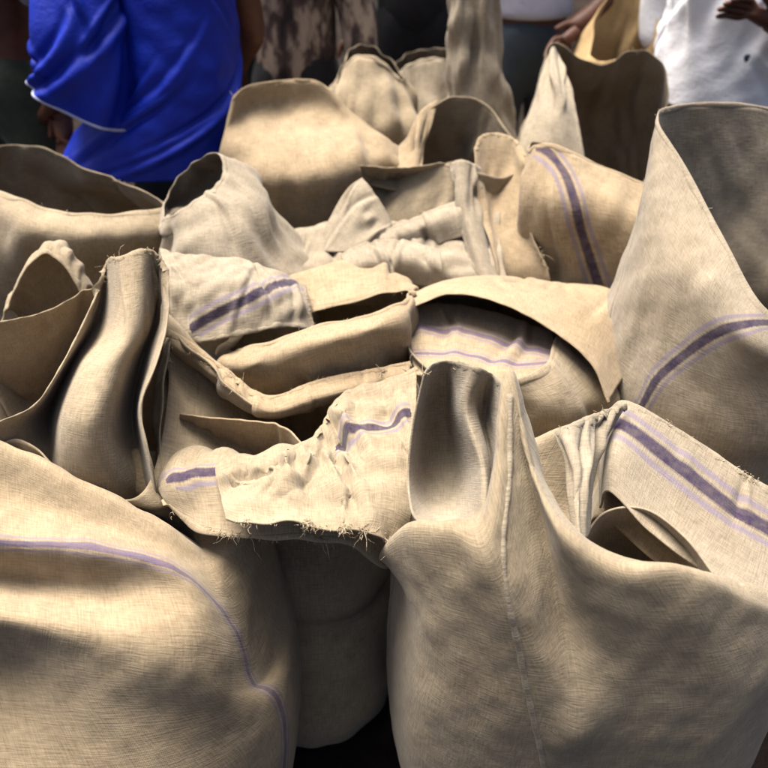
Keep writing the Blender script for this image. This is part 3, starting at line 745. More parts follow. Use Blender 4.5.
# --- left middle: pinched cone with a striped crumpled skirt
b8 = (-0.34, 1.72, 0.18, 0.18, 0)
sack('left_cone', 'hood-shaped sack with its mouth leaning left and a violet striped crumpled edge', [
     [(-0.4991, 1.74, 0.8948), (-0.5079, 1.84, 0.9041), (-0.4833, 1.88, 0.9352), (-0.441, 1.88, 0.9693), (-0.4018, 1.86, 0.9931), (-0.3731, 1.83, 0.9991), (-0.3604, 1.8, 0.989), (-0.3609, 1.765, 0.9743), (-0.3761, 1.73, 0.9649), (-0.4003, 1.7, 0.9563), (-0.4285, 1.68, 0.9439), (-0.4622, 1.68, 0.9208)],
     [(-0.5061, 1.72, 0.8648), (-0.5298, 1.85, 0.8522), (-0.4875, 1.91, 0.8629), (-0.4129, 1.94, 0.915), (-0.3457, 1.92, 0.9474), (-0.2981, 1.86, 0.938), (-0.2716, 1.77, 0.9301), (-0.2864, 1.71, 0.9313), (-0.3282, 1.67, 0.9367), (-0.3683, 1.65, 0.9338), (-0.4105, 1.64, 0.9245), (-0.4615, 1.66, 0.8969)],
     [(-0.4858, 1.72, 0.8794), (-0.4953, 1.82, 0.8651), (-0.4504, 1.9, 0.8515), (-0.3881, 1.94, 0.8505), (-0.3201, 1.92, 0.8587), (-0.2659, 1.84, 0.8717), (-0.2359, 1.74, 0.8483), (-0.2441, 1.66, 0.8371), (-0.2906, 1.59, 0.8549), (-0.3502, 1.57, 0.8649), (-0.407, 1.58, 0.8646), (-0.4629, 1.64, 0.8589)]],
     T12, b8, [(0.75, 1.0)] + LV, 'jute_c', 13, 170, 110, amp=0.004, pleat=0.004)
flap('left_cone', [[(-0.4772, 1.6, 0.8782), (-0.3944, 1.56, 0.8837), (-0.2995, 1.55, 0.8795), (-0.2197, 1.56, 0.8465), (-0.17, 1.55, 0.8138)],
     [(-0.4508, 1.52, 0.8671), (-0.3671, 1.5, 0.882), (-0.285, 1.49, 0.8781), (-0.2073, 1.5, 0.8477), (-0.1589, 1.51, 0.807)],
     [(-0.4298, 1.46, 0.8533), (-0.3501, 1.44, 0.8687), (-0.2723, 1.445, 0.8615), (-0.1961, 1.46, 0.835), (-0.1491, 1.48, 0.7931)],
     [(-0.4221, 1.4, 0.7654), (-0.3406, 1.385, 0.7866), (-0.2697, 1.395, 0.7967), (-0.1947, 1.42, 0.7978), (-0.1442, 1.45, 0.7654)]], 'jute_c', 51, 90, 70, amp=0.006, grow=0.05, hold=0.025, nfold=9, fold=0.011,
     stripes=[(0.95, [(-0.3852, 1.4, 0.8006), (-0.3336, 1.41, 0.8314), (-0.2754, 1.43, 0.8495), (-0.221, 1.48, 0.8538), (-0.1761, 1.55, 0.8564)])], hem=('right', 'bottom'), fray=60, frayside='right')

# --- left back: wide open mouth
b9 = (-0.80, 1.93, 0.29, 0.22, 0)
sack('left_back', 'sack with a wide open oval mouth at the far left, before the blue shirt', [
     [(-1.0849, 1.95, 0.9289), (-1.0514, 2.05, 0.9338), (-0.9694, 2.09, 0.9356), (-0.8675, 2.07, 0.9347), (-0.7227, 1.99, 0.9038), (-0.5978, 1.91, 0.8911), (-0.5164, 1.84, 0.8792), (-0.5478, 1.78, 0.8897), (-0.6517, 1.74, 0.8996), (-0.761, 1.74, 0.914), (-0.8608, 1.78, 0.9332), (-0.9929, 1.85, 0.9321)],
     [(-1.1362, 1.93, 0.8546), (-1.1026, 2.05, 0.8463), (-1.0119, 2.12, 0.8468), (-0.8882, 2.11, 0.8478), (-0.7376, 2.04, 0.8367), (-0.5874, 1.95, 0.8331), (-0.4904, 1.84, 0.8283), (-0.5257, 1.74, 0.8408), (-0.6349, 1.68, 0.8639), (-0.7519, 1.67, 0.8805), (-0.8655, 1.72, 0.8891), (-1.0323, 1.82, 0.8751)]],
     T12, b9, [(0.74, 1.0)] + LV, 'jute_a', 14, 180, 110, amp=0.004, pleat=0.005, fray=90)

# --- back centre: rounded sack, neck pressed flat
b10 = (-0.20, 2.2, 0.24, 0.23, 0)
sack('back_centre', 'rounded sack beside the blue shirt with its neck pressed flat', [
     [(-0.4008, 2.19, 1.0185), (-0.3742, 2.27, 1.0007), (-0.2875, 2.28, 1.0139), (-0.2139, 2.28, 1.0218), (-0.1568, 2.27, 1.014), (-0.0941, 2.23, 0.9752), (0.0105, 2.14, 0.9266), (-0.0973, 2.19, 1.0055), (-0.1626, 2.22, 1.0563), (-0.2208, 2.23, 1.0639), (-0.2947, 2.23, 1.0588), (-0.365, 2.2, 1.0515)],
     [(-0.4182, 2.17, 0.9513), (-0.4029, 2.31, 0.9343), (-0.307, 2.36, 0.9415), (-0.2164, 2.37, 0.9497), (-0.1302, 2.35, 0.9445), (-0.0444, 2.28, 0.9214), (0.0395, 2.13, 0.9112), (-0.0622, 2.13, 0.9746), (-0.1477, 2.19, 0.9925), (-0.2506, 2.21, 0.9812), (-0.3344, 2.2, 0.9842), (-0.389, 2.17, 0.9777)],
     [(-0.4373, 2.14, 0.8806), (-0.4279, 2.33, 0.8565), (-0.3217, 2.42, 0.8708), (-0.2195, 2.44, 0.8792), (-0.1151, 2.42, 0.8708), (-0.0114, 2.32, 0.8599), (0.0582, 2.11, 0.8697), (-0.0253, 2.03, 0.915), (-0.0939, 1.98, 0.9331), (-0.2074, 1.97, 0.9215), (-0.3038, 1.99, 0.9192), (-0.3907, 2.06, 0.9041)]],
     T12, b10, [(0.80, 1.0)] + LV, 'jute_b', 15, 170, 110, amp=0.004, pleat=0.003, fray=30, nfold=8, fold=0.010)

# --- centre back: slack sack, arched mouth, boxy folds
b11 = (0.10, 2.06, 0.21, 0.22, 0)
sack('centre_back', 'slack sack with an arched dark mouth and boxy loose folds in the middle', [
     [(0.0727, 2.08, 0.8942), (0.0838, 2.14, 0.9478), (0.1212, 2.19, 0.9977), (0.1878, 2.22, 1.0254), (0.265, 2.19, 1.0133), (0.3129, 2.12, 0.9674), (0.3549, 2.02, 0.9238), (0.2963, 1.94, 0.9073), (0.2196, 1.92, 0.93), (0.1713, 1.93, 0.9438), (0.1127, 1.96, 0.9328), (0.0777, 2, 0.9104)],
     [(-0.08, 2.08, 0.76), (-0.06, 2.20, 0.78), (0.02, 2.29, 0.78), (0.11, 2.31, 0.78), (0.20, 2.29, 0.78), (0.28, 2.20, 0.76), (0.31, 2.06, 0.74), (0.27, 1.93, 0.74), (0.18, 1.86, 0.73), (0.10, 1.85, 0.73), (0.02, 1.87, 0.73), (-0.06, 1.95, 0.74)]],
     T12, b11, LV, 'jute_a', 16, 160, 100, amp=0.004, pleat=0.004, fray=30)
flap('centre_back', [[(-0.0317, 2.16, 0.9492), (0.0367, 2.12, 0.9147), (0.0945, 2.18, 0.9955), (0.1432, 2.22, 1.015)],
     [(-0.0311, 2.08, 0.9022), (0.0283, 2.05, 0.8866), (0.0796, 2.06, 0.9094), (0.1065, 2.1, 0.9217)],
     [(-0.0355, 2, 0.8659), (0.0277, 1.98, 0.8606), (0.0656, 1.99, 0.8699), (0.091, 2, 0.8791)]], 'jute_b', 61, 50, 40)
flap('centre_back', [[(-0.0592, 1.97, 0.9266), (0.0391, 1.95, 0.9289), (0.1357, 1.94, 0.9426), (0.1905, 1.96, 0.9453)],
     [(-0.0461, 2.02, 0.8581), (0.0412, 2.03, 0.8569), (0.1419, 2, 0.8712), (0.1992, 1.97, 0.8907)],
     [(-0.0205, 1.98, 0.7933), (0.0527, 1.94, 0.8187), (0.1394, 1.93, 0.8336), (0.2016, 1.91, 0.8499)],
     [(-0.0202, 1.9, 0.7335), (0.0526, 1.88, 0.7431), (0.1382, 1.86, 0.7663), (0.2091, 1.84, 0.789)]], 'jute_a', 62, 60, 50, amp=0.004, hem=('top',))
flap('centre_back', [[(-0.1099, 1.8, 0.7922), (-0.0096, 1.82, 0.8192), (0.0859, 1.84, 0.8539), (0.1765, 1.86, 0.8835)],
     [(-0.0921, 1.77, 0.791), (0.0024, 1.79, 0.8099), (0.0965, 1.8, 0.8436), (0.1836, 1.82, 0.8726)],
     [(-0.0809, 1.77, 0.7649), (0.0143, 1.78, 0.7757), (0.1093, 1.79, 0.7969), (0.1979, 1.79, 0.8253)]], 'jute_c', 63, 60, 30, hem=('top',))
flap('centre_back', [[(-0.1012, 1.72, 0.8077), (-0.0438, 1.74, 0.8283), (0.0368, 1.74, 0.8358), (0.1283, 1.72, 0.8203)],
     [(-0.0808, 1.66, 0.8), (-0.0269, 1.67, 0.8198), (0.047, 1.67, 0.8248), (0.1298, 1.66, 0.81)],
     [(-0.073, 1.66, 0.7493), (-0.0204, 1.66, 0.7621), (0.059, 1.66, 0.7621), (0.138, 1.65, 0.7598)]], 'jute_c', 64, 60, 30, hem=('top',))
flap('centre_back', [[(-0.0536, 1.93, 0.9112), (-0.029, 1.9, 0.8925), (0.0096, 1.86, 0.8453), (0.0193, 1.84, 0.8205)],
     [(-0.0945, 1.9, 0.8874), (-0.0766, 1.86, 0.8708), (-0.0333, 1.82, 0.8372), (-0.0095, 1.8, 0.8181)],
     [(-0.1709, 1.78, 0.7861), (-0.1385, 1.76, 0.7958), (-0.091, 1.75, 0.8007), (-0.0281, 1.76, 0.801)]], 'jute_c', 65, 50, 50, hem=('right',))
flap('centre_back', [[(0.1592, 1.93, 0.9462), (0.1809, 1.91, 0.9633), (0.211, 1.92, 0.9524), (0.2346, 1.95, 0.9289)],
     [(0.1694, 1.86, 0.8835), (0.188, 1.83, 0.8909), (0.2154, 1.84, 0.8817), (0.2422, 1.88, 0.8599)],
     [(0.1882, 1.78, 0.8171), (0.2061, 1.75, 0.8261), (0.2333, 1.76, 0.8163), (0.2531, 1.8, 0.7948)],
     [(0.2119, 1.69, 0.759), (0.2325, 1.67, 0.7645), (0.2568, 1.68, 0.7592), (0.2742, 1.72, 0.7432)]], 'jute_c', 66, 40, 60, hem=('left',))
flap('centre_back', [[(0.2204, 1.98, 0.9633), (0.2425, 2.02, 0.9847), (0.2894, 2.04, 0.9831), (0.333, 2.02, 0.9696), (0.3534, 1.97, 0.9418)],
     [(0.2266, 1.9, 0.9051), (0.2563, 1.95, 0.8984), (0.2993, 1.96, 0.8997), (0.344, 1.93, 0.9061), (0.3657, 1.88, 0.9055)],
     [(0.2412, 1.81, 0.8417), (0.2653, 1.85, 0.8316), (0.3002, 1.86, 0.8323), (0.331, 1.84, 0.836), (0.3422, 1.79, 0.843)],
     [(0.2625, 1.7, 0.7744), (0.2842, 1.74, 0.7643), (0.3166, 1.75, 0.7592), (0.3547, 1.74, 0.7643), (0.3798, 1.71, 0.7693)],
     [(0.274, 1.69, 0.6743), (0.2976, 1.72, 0.6625), (0.3283, 1.73, 0.6567), (0.3696, 1.72, 0.6625), (0.3992, 1.7, 0.6685)]], 'jute_b', 67, 70, 70, hem=('right', 'top'), fray=120, frayside='right')

flap('centre_back', [[(-0.2465, 1.84, 0.8101), (-0.1309, 1.86, 0.8272), (-0.0097, 1.86, 0.8272), (0.1114, 1.86, 0.8323), (0.2826, 1.88, 0.8392)],
     [(-0.2347, 1.76, 0.7958), (-0.1273, 1.77, 0.7962), (-0.0094, 1.77, 0.7962), (0.1082, 1.77, 0.8013), (0.2752, 1.79, 0.8021)],
     [(-0.225, 1.69, 0.7693), (-0.1243, 1.7, 0.7744), (-0.0092, 1.7, 0.7744), (0.1057, 1.7, 0.7796), (0.2798, 1.71, 0.7744)],
     [(-0.2224, 1.66, 0.6969), (-0.1253, 1.67, 0.7045), (-0.0093, 1.67, 0.7045), (0.1063, 1.67, 0.7177), (0.293, 1.68, 0.7121)]], 'jute_c', 68, 110, 60, amp=0.007, grow=0.04, hold=0.02, nfold=10, fold=0.014)
# --- right back: striped sack before the gaping one
b12 = (0.52, 1.93, 0.20, 0.20, 0)
sack('right_back', 'sack with a dark vertical stripe on its front, left of the tall right sack', [
     [(0.3438, 1.93, 0.9806), (0.3666, 2, 0.9764), (0.4463, 2.05, 0.939), (0.5568, 2.06, 0.8935), (0.661, 2.04, 0.8583), (0.7094, 1.98, 0.8553), (0.7018, 1.9, 0.867), (0.6677, 1.9, 0.8925), (0.5741, 1.89, 0.9314), (0.4851, 1.89, 0.9705), (0.3963, 1.88, 1.0098), (0.3499, 1.88, 1.0098)],
     [(0.3303, 1.88, 0.9005), (0.364, 2, 0.8791), (0.4627, 2.08, 0.8483), (0.5754, 2.1, 0.8267), (0.6804, 2.08, 0.8068), (0.7417, 1.98, 0.8206), (0.7281, 1.87, 0.8149), (0.6491, 1.8, 0.8461), (0.5532, 1.77, 0.8842), (0.4528, 1.75, 0.9169), (0.3747, 1.76, 0.9247), (0.3312, 1.8, 0.9203)]],
     T12, b12, [(0.74, 1.0)] + LV, 'jute_b', 17, 170, 100, amp=0.003, pleat=0.003, stripes=[(1.2, [(0.358, 1.89, 1.0134), (0.4042, 1.83, 0.9685), (0.4323, 1.74, 0.9044), (0.4653, 1.69, 0.8224), (0.51, 1.69, 0.7066)])], fray=30)

# --- far right: gaping mouth with two humps
b13 = (0.60, 2.38, 0.21, 0.21, 0)
sack('far_right', 'sack with a deep dark two-humped mouth, below the white coat', [
     [(0.4252, 2.25, 0.9529), (0.4425, 2.34, 1.0483), (0.4597, 2.38, 1.1226), (0.5462, 2.4, 1.0786), (0.6272, 2.42, 1.0523), (0.683, 2.42, 1.0899), (0.748, 2.41, 1.0869), (0.7966, 2.38, 1.0244), (0.7839, 2.32, 0.9171), (0.6982, 2.15, 0.8071), (0.5754, 2.12, 0.855), (0.4681, 2.15, 0.9043)],
     [(0.40, 2.38, 0.80), (0.42, 2.50, 0.82), (0.48, 2.58, 0.84), (0.56, 2.60, 0.84), (0.64, 2.61, 0.84), (0.72, 2.59, 0.84), (0.79, 2.53, 0.84), (0.82, 2.42, 0.82), (0.80, 2.28, 0.78), (0.70, 2.18, 0.75), (0.56, 2.15, 0.75), (0.44, 2.22, 0.76)]],
     T12, b13, LV, 'jute_a', 18, 160, 100, amp=0.003, pleat=0.004, fray=40)
flap('far_right', [[(0.4562, 2.4, 1.1104), (0.4647, 2.39, 1.1178), (0.4816, 2.41, 1.0975)],
     [(0.409, 2.26, 1.0168), (0.447, 2.2, 1.0413), (0.5014, 2.24, 1.0224)],
     [(0.3558, 2.13, 0.9379), (0.4253, 2.08, 0.9442), (0.5153, 2.11, 0.9288)],
     [(0.3329, 2.05, 0.8463), (0.4218, 2.02, 0.8447), (0.5298, 2.04, 0.8367)]], 'jute_c', 71, 50, 60, hem=('right',), name='flap')

# --- far back sacks between the people
b14 = (-0.06, 2.62, 0.20, 0.18, 0)
sack('far_peak', 'crumpled pale sack peak behind the flat-necked sack', [
     [(-0.1459, 2.58, 0.9719), (-0.1217, 2.62, 1.0263), (-0.0822, 2.64, 1.0535), (-0.0305, 2.64, 1.0448), (0.0214, 2.63, 1.0122), (0.058, 2.6, 0.9844), (0.0547, 2.58, 0.9719), (0.0181, 2.58, 1.007), (-0.0328, 2.57, 1.0382), (-0.0802, 2.56, 1.0462), (-0.1136, 2.56, 1.0177), (-0.1386, 2.55, 0.9681)],
     [(-0.1839, 2.6, 0.891), (-0.1736, 2.7, 0.8936), (-0.111, 2.76, 0.9087), (-0.0393, 2.78, 0.9193), (0.0357, 2.74, 0.9046), (0.0896, 2.68, 0.8835), (0.1054, 2.56, 0.8568), (0.0629, 2.46, 0.8639), (-0.0118, 2.42, 0.8708), (-0.0856, 2.42, 0.8708), (-0.1453, 2.44, 0.8792), (-0.175, 2.5, 0.8904)]],
     T12, b14, LV, 'jute_a', 19, 120, 80, amp=0.008, pleat=0.008)
b15 = (0.12, 2.86, 0.19, 0.17, 0)
sack('far_grey', 'dull grey-tan sack under the black-clothed legs', [
     [(0.0101, 2.84, 0.897), (0.0406, 2.9, 0.9402), (0.0882, 2.93, 0.9654), (0.156, 2.94, 0.9825), (0.2166, 2.93, 0.9783), (0.2428, 2.9, 0.9532), (0.2402, 2.85, 0.9333), (0.2047, 2.84, 0.9676), (0.1512, 2.83, 0.9763), (0.0923, 2.83, 0.9605), (0.0531, 2.83, 0.9255), (0.0234, 2.82, 0.8894)],
     [(-0.05, 2.86, 0.78), (-0.03, 2.96, 0.80), (0.04, 3.02, 0.80), (0.12, 3.03, 0.80), (0.2, 3.01, 0.80), (0.27, 2.95, 0.78), (0.29, 2.86, 0.76), (0.26, 2.77, 0.76), (0.19, 2.71, 0.76), (0.11, 2.70, 0.76), (0.04, 2.72, 0.76), (-0.03, 2.78, 0.76)]],
     T12, b15, LV, 'jute_c', 20, 120, 80)
b16 = (0.33, 2.62, 0.16, 0.15, 0)
sack('far_upright', 'sack with a narrow upright neck standing before the grey-teal trousers', [
     [(0.1885, 2.62, 1.2938), (0.1974, 2.67, 1.2974), (0.2287, 2.7, 1.2987), (0.2678, 2.71, 1.2974), (0.3101, 2.69, 1.2947), (0.3335, 2.66, 1.2883), (0.3366, 2.61, 1.2849), (0.3153, 2.57, 1.2803), (0.2818, 2.55, 1.2883), (0.2509, 2.57, 1.2753), (0.2179, 2.55, 1.2832), (0.1945, 2.58, 1.2891)],
     [(0.2015, 2.6, 1.1103), (0.2158, 2.67, 1.1015), (0.2487, 2.7, 1.1011), (0.2896, 2.71, 1.0991), (0.3246, 2.69, 1.0974), (0.3414, 2.65, 1.1), (0.3429, 2.59, 1.1069), (0.321, 2.55, 1.1043), (0.288, 2.52, 1.1161), (0.262, 2.54, 1.1009), (0.2307, 2.52, 1.1107), (0.2098, 2.55, 1.1098)],
     [(0.1997, 2.58, 0.9272), (0.2143, 2.66, 0.9264), (0.2521, 2.7, 0.9279), (0.301, 2.71, 0.9253), (0.3546, 2.7, 0.9217), (0.381, 2.65, 0.9168), (0.3812, 2.57, 0.9089), (0.3568, 2.51, 0.8964), (0.3167, 2.48, 0.9054), (0.2733, 2.49, 0.8965), (0.231, 2.49, 0.9024), (0.1995, 2.52, 0.9114)]],
     T12, b16, LV, 'jute_c', 24, 120, 90, pleat=0.004, nfold=9, fold=0.010)
b17 = (0.72, 2.86, 0.19, 0.16, 0)
sack('yellow', 'yellowish sack standing between the pale shirt and the white coat', [
     [(0.6734, 2.83, 1.0013), (0.7011, 2.92, 1.075), (0.7348, 2.97, 1.1422), (0.7895, 2.99, 1.1601), (0.8457, 2.97, 1.1513), (0.8843, 2.9, 1.1093), (0.8931, 2.82, 1.0343), (0.8688, 2.76, 0.9745), (0.8189, 2.74, 0.9732), (0.7583, 2.74, 0.9916), (0.7082, 2.74, 0.9855), (0.6764, 2.77, 0.9844)],
     [(0.54, 2.86, 0.78), (0.56, 2.95, 0.80), (0.63, 3.0, 0.80), (0.72, 3.02, 0.80), (0.81, 3.0, 0.80), (0.88, 2.95, 0.78), (0.9, 2.86, 0.76), (0.88, 2.77, 0.76), (0.81, 2.71, 0.76), (0.72, 2.69, 0.76), (0.63, 2.71, 0.76), (0.56, 2.77, 0.76)]],
     T12, b17, LV, 'jute_yellow', 25, 120, 80)

# ------------------------------------------------------------------ people
def skin_mesh(name, verts, edges, radii, mat, parent, root_i=0, sub=2):
    me = bpy.data.meshes.new(name)
    L = np.array(parent.location)
    me.from_pydata([tuple(np.array(v) - L) for v in verts], edges, [])
    o = bpy.data.objects.new(name, me)
    o.parent = parent
    col.objects.link(o)
    o.modifiers.new('skin', 'SKIN')
    if not me.skin_vertices:
        me.attributes  # layer is made by the modifier below
    layer = me.skin_vertices[0] if me.skin_vertices else None
    if layer is None:
        bpy.context.view_layer.objects.active = o
        bpy.ops.mesh.customdata_skin_add()
        layer = me.skin_vertices[0]
    for i, r_ in enumerate(radii):
        rr = r_ if isinstance(r_, tuple) else (r_, r_)
        layer.data[i].radius = rr
        layer.data[i].use_root = (i == root_i)
    s = o.modifiers.new('smooth', 'SUBSURF'); s.levels = sub; s.render_levels = sub
    o.modifiers['skin'].use_smooth_shade = True
    me.materials.append(mat)
    return o

def person(label, x, y, face, height=1.65, arms=None, shirt=None, trousers=None, coat=None, lean=0.0, group='people standing behind the sacks', sleeve=0.6, shirt_bottom=0.86, long_trousers=True):
    """face: heading in degrees (0 looks along +y, 180 towards the camera)."""
    root = empty('person', (x, y, 0))
    tag(root, label, 'person', group)
    h = height / 1.7
    a = rad(face)
    f = np.array([-math.sin(a), math.cos(a), 0]); s = np.array([math.cos(a), math.sin(a), 0]); u = np.array([0, 0, 1.0])
    def W(side, fwd, up): return tuple(np.array([x, y, 0]) + (s * side + f * (fwd + lean * max(0, up - 0.9))) * h + u * up * h)
    names = {}
    V, R, E_ = [], [], []
    def add(n, p, r_, prev=None):
        names[n] = len(V); V.append(p); R.append(r_ if isinstance(r_, tuple) else (r_ * h, r_ * h))
        if prev: E_.append((names[prev], names[n]))
    add('pelvis', W(0, 0, 0.93), (0.15 * h, 0.11 * h))
    add('waist', W(0, 0, 1.06), (0.13 * h, 0.10 * h), 'pelvis')
    add('chest', W(0, 0, 1.27), (0.15 * h, 0.11 * h), 'waist')
    add('collar', W(0, 0, 1.42), (0.09 * h, 0.07 * h), 'chest')
    add('neck', W(0, 0.01, 1.49), 0.052, 'collar')
    add('jaw', W(0, 0.03, 1.555), (0.066 * h, 0.075 * h), 'neck')
    add('skull', W(0, 0.015, 1.63), (0.075 * h, 0.092 * h), 'jaw')
    add('crown', W(0, 0.005, 1.68), (0.05 * h, 0.06 * h), 'skull')
    A = arms or {}
    hands = []
    for sg, n in ((-1, 'l'), (1, 'r')):
        el, wr = A.get(n, ((sg * 0.24, 0.0, 1.13), (sg * 0.25, 0.06, 0.90)))
        add('sh' + n, W(sg * 0.175, 0, 1.39), 0.062, 'collar')
        add('el' + n, W(*el), 0.044, 'sh' + n)
        add('wr' + n, W(*wr), 0.030, 'el' + n)
        d = np.array(wr) - np.array(el); d = d / np.linalg.norm(d)
        p1 = np.array(wr) + d * 0.05
        add('pa' + n, W(*p1), (0.040 * h, 0.022 * h), 'wr' + n)
        side = np.cross(d, [0.3, 1.0, 0.2]); side /= np.linalg.norm(side)
        for k, (o_, ln) in enumerate(((-0.026, 0.075), (-0.009, 0.085), (0.009, 0.08), (0.026, 0.065))):
            q = p1 + d * 0.045 + side * o_
            add('f%d' % k + n, W(*q), 0.0105, 'pa' + n)
            q = q + d * ln * 0.5 + np.array([0, 0.012, -0.006])
            add('g%d' % k + n, W(*q), 0.0095, 'f%d' % k + n)
            q = q + d * ln * 0.4 + np.array([0, 0.024, -0.01])
            add('h%d' % k + n, W(*q), 0.007, 'g%d' % k + n)
        q = np.array(wr) + d * 0.03 + side * 0.04 + np.array([0, 0.015, 0])
        add('t0' + n, W(*q), 0.012, 'wr' + n)
        q = q + d * 0.045 + side * 0.012
        add('t1' + n, W(*q), 0.009, 't0' + n)
        add('hip' + n, W(sg * 0.095, 0, 0.86), 0.088, 'pelvis')
        add('kn' + n, W(sg * 0.10, 0.02, 0.49), 0.060, 'hip' + n)
        add('an' + n, W(sg * 0.105, 0, 0.09), 0.042, 'kn' + n)
        add('to' + n, W(sg * 0.12, 0.13, 0.03), (0.04 * h, 0.026 * h), 'an' + n)
    skin_mesh('body', V, E_, R, M['skin'], root)
    # face and hair
    hv, hf = [], []
    def blob(cen, rx, ry, rz, nn=10):
        b = len(hv)
        for i in range(nn + 1):
            for j in range(nn * 2):
                th, ph = math.pi * i / nn, math.pi * j / nn
                q = (np.array([math.sin(th) * math.cos(ph) * rx, math.sin(th) * math.sin(ph) * ry, math.cos(th) * rz]))
                hv.append(np.array(cen) + (s * q[0] + f * q[1]) * h + u * q[2] * h)
        for i in range(nn):
            for j in range(nn * 2):
                hf.append((b + i * nn * 2 + j, b + i * nn * 2 + (j + 1) % (nn * 2), b + (i + 1) * nn * 2 + (j + 1) % (nn * 2), b + (i + 1) * nn * 2 + j))
    def piece(name, mat, *a):
        hv.clear(); hf.clear()
        blob(*a)
        link_mesh(name, np.array(hv), list(hf), mat, root)
    piece('hair', M['hair'], W(0, -0.015, 1.665), 0.088, 0.10, 0.075)
    for sg in (-1, 1):
        piece('eye', M['white'], W(sg * 0.032, 0.098, 1.60), 0.013, 0.010, 0.010, 6)
        piece('ear', M['skin'], W(sg * 0.083, 0.01, 1.59), 0.012, 0.02, 0.03, 6)
    piece('nose', M['skin'], W(0, 0.112, 1.575), 0.015, 0.018, 0.026, 6)
    piece('mouth', M['skin'], W(0, 0.1, 1.535), 0.026, 0.012, 0.009, 6)
    if trousers:
        b = names
        vs = [V[b['pelvis']], W(0, 0, 1.10)]; rs = [(0.165 * h, 0.125 * h), (0.145 * h, 0.115 * h)]; es = [(0, 1)]
        for n in 'lr':
            i = len(vs)
            vs += [V[b['hip' + n]], V[b['kn' + n]], tuple(np.array(V[b['an' + n]]) + np.array([0, 0, 0.02]))]
            rs += [(0.105 * h,) * 2, (0.085 * h,) * 2, (0.075 * h,) * 2]
            es += [(0, i), (i, i + 1), (i + 1, i + 2)]
        skin_mesh('trousers', vs, es, rs, trousers, root)
    if shirt:
        b = names
        vs = [W(0, 0, shirt_bottom), W(0, 0, 1.08), V[b['chest']], tuple(np.array(V[b['collar']]) - np.array([0, 0, 0.0]))]
        rs = [(0.18 * h, 0.145 * h), (0.155 * h, 0.125 * h), (0.172 * h, 0.132 * h), (0.10 * h, 0.085 * h)]
        es = [(0, 1), (1, 2), (2, 3)]
        for n in 'lr':
            i = len(vs)
            sh_, el_ = np.array(V[b['sh' + n]]), np.array(V[b['el' + n]])
            vs += [tuple(sh_), tuple(sh_ + (el_ - sh_) * min(sleeve, 1.0))]
            rs += [(0.08 * h,) * 2, (0.072 * h,) * 2]
            es += [(3, i), (i, i + 1)]
            if sleeve > 1:
                wr_ = np.array(V[b['wr' + n]])
                vs.append(tuple(el_ + (wr_ - el_) * (sleeve - 1))); rs.append((0.055 * h,) * 2); es.append((i + 1, i + 2))
        o = skin_mesh('shirt', vs, es, rs, shirt, root)
    return root, W

def garment(root, rings, thetas, mat, name, seed, nu=110, nv=80, amp=0.006, grow=0.03, hold=0.03, thick=0.003, nfold=22, fold=0.02):
    r = np.random.RandomState(seed)
    X, Lu, Lv = loft(rings, nu, nv, True)
    disp = waves(X, r, 16, 0.05, 0.2) * amp
    X = X + grid_normals(X, True) * folds(nv, nu, Lu, Lv, True, r, nfold, fold, t0=(0.0, 0.8), ln=(0.12, 0.45), wid=(0.012, 0.03), lean=1.0)[..., None]
    X = relax(X, True, grow, hold, 60, disp, pin_edge=0, floor=False)
    sheet_object(name, X, True, Lu, Lv, mat, root, (), thick)
    return X

T8 = [180, 135, 90, 45, 0, -45, -90, -135]
# blue shirt, left
pb, W = person('person in a loose bright blue shirt, back turned, arm out to the left', -0.58, 2.42, 10, 1.68, arms={'l': ((-0.30, 0.02, 1.06), (-0.42, 0.20, 0.90)), 'r': ((0.22, 0.10, 1.12), (0.16, 0.30, 0.98))}, trousers=M['navy'])
def er(cx, cy, z, rx, ry, tilt=0.0):
    return [(p[0], p[1], p[2] + tilt * (p[0] - cx)) for p in ell(cx, cy, z, rx, ry, T8, 0, 2.2)]
garment(pb, [er(-0.585, 2.44, 1.455, 0.10, 0.09), er(-0.58, 2.44, 1.42, 0.16, 0.12), er(-0.57, 2.43, 1.30, 0.165, 0.15), er(-0.565, 2.41, 1.15, 0.16, 0.155), er(-0.575, 2.39, 1.03, 0.165, 0.16), er(-0.63, 2.38, 0.93, 0.21, 0.17), er(-0.69, 2.36, 0.80, 0.26, 0.17)], T8, M['blue'], 'shirt', 81, 170, 120, amp=0.006, grow=0.04)
Xs = garment(pb, [er(-0.70, 2.40, 1.42, 0.075, 0.09, -0.4), er(-0.76, 2.36, 1.32, 0.10, 0.11, -0.3), er(-0.785, 2.31, 1.19, 0.11, 0.115, -0.2), er(-0.80, 2.28, 1.08, 0.118, 0.115, -0.3), er(-0.815, 2.27, 0.995, 0.12, 0.115, -0.55)], T8, M['blue'], 'sleeve', 82, 130, 90, amp=0.006, grow=0.04)
tv, tf = tube_mesh(Xs[-1], 0.004, 6, True)
link_mesh('sleeve_trim', tv, tf, M['trim'], pb)
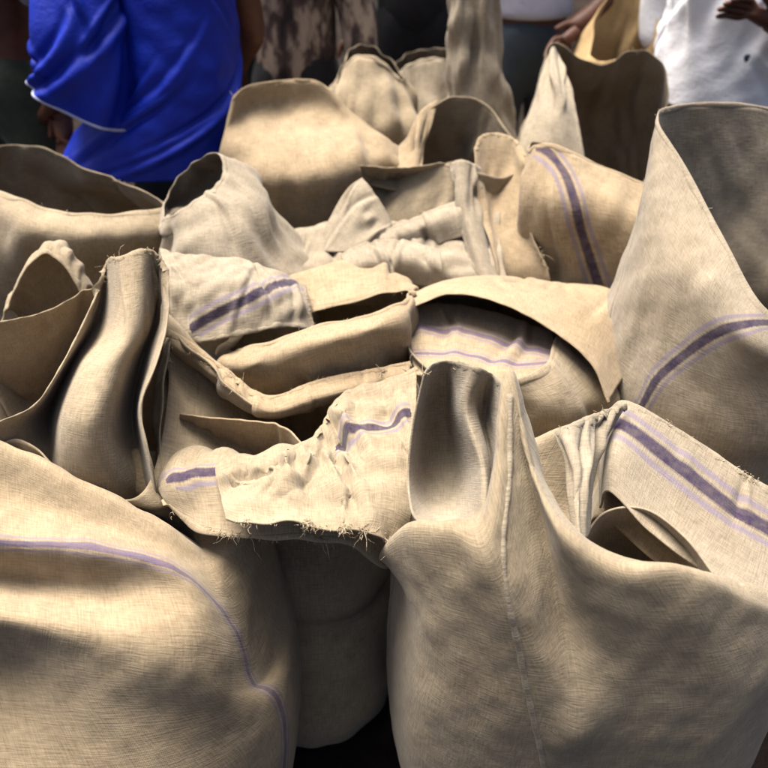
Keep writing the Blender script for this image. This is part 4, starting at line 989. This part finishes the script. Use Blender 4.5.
# white coat, right
pw, W = person('person in a white coat at the upper right, dark hand showing', 1.10, 2.78, 150, 1.7, arms={'l': ((-0.30, 0.10, 1.06), (-0.135, 0.233, 1.15)), 'r': ((0.25, -0.05, 1.14), (0.22, 0.0, 0.92))}, trousers=M['black'], shirt=M['white'], sleeve=1.75)
coat_grid = garment(pw, [er(1.10, 2.78, 1.46, 0.10, 0.09), er(1.10, 2.78, 1.42, 0.18, 0.13), er(1.10, 2.77, 1.28, 0.20, 0.16), er(1.10, 2.77, 1.1, 0.205, 0.17), er(1.10, 2.77, 0.96, 0.215, 0.18), er(1.10, 2.77, 0.875, 0.225, 0.185)], T8, M['white'], 'coat', 83, amp=0.007)
Xc = coat_grid.reshape(-1, 3)
bt = Xc[np.argmin(((Xc - np.array([(1.1043, 2.6, 1.0339)][0])) ** 2).sum(1))]
tv, tf = tube_mesh(np.array([bt + (0, 0.004, 0), bt + (0, -0.004, 0)]), 0.011, 10)
link_mesh('button', tv, tf, M['navy'], pw)
# pale shirt and navy trousers
person('person in pale shirt and grey-teal trousers reaching down with a bare arm', 0.52, 3.15, 185, 1.68, arms={'l': ((-0.34, 0.08, 1.22), (-0.12, 0.20, 1.06)), 'r': ((0.22, -0.08, 1.13), (0.2, -0.1, 0.88))}, shirt=M['lavender'], trousers=M['teal'], shirt_bottom=1.05)
person('person in a brown and cream printed garment right of the blue shirt', -0.30, 2.95, 170, 1.6, shirt=M['print'], trousers=M['black'], shirt_bottom=0.80, sleeve=1.8)
person('person in black clothes standing behind the middle sacks', 0.12, 3.55, 180, 1.7, shirt=M['black'], trousers=M['black'], sleeve=1.8)
person('person in grey and dark green clothes at the upper left corner', -1.19, 2.66, 160, 1.68, shirt=M['grey'], trousers=M['dark_green'], shirt_bottom=1.16, sleeve=0.8)  # set forward so the dark clothes cover lit ground in place of shade
person('added person in dark clothes filling the shaded gap behind the blue shirt', -0.62, 3.6, 180, 1.7, shirt=M['black'], trousers=M['black'], sleeve=1.8)  # added figure, black clothes stand in for the shaded background
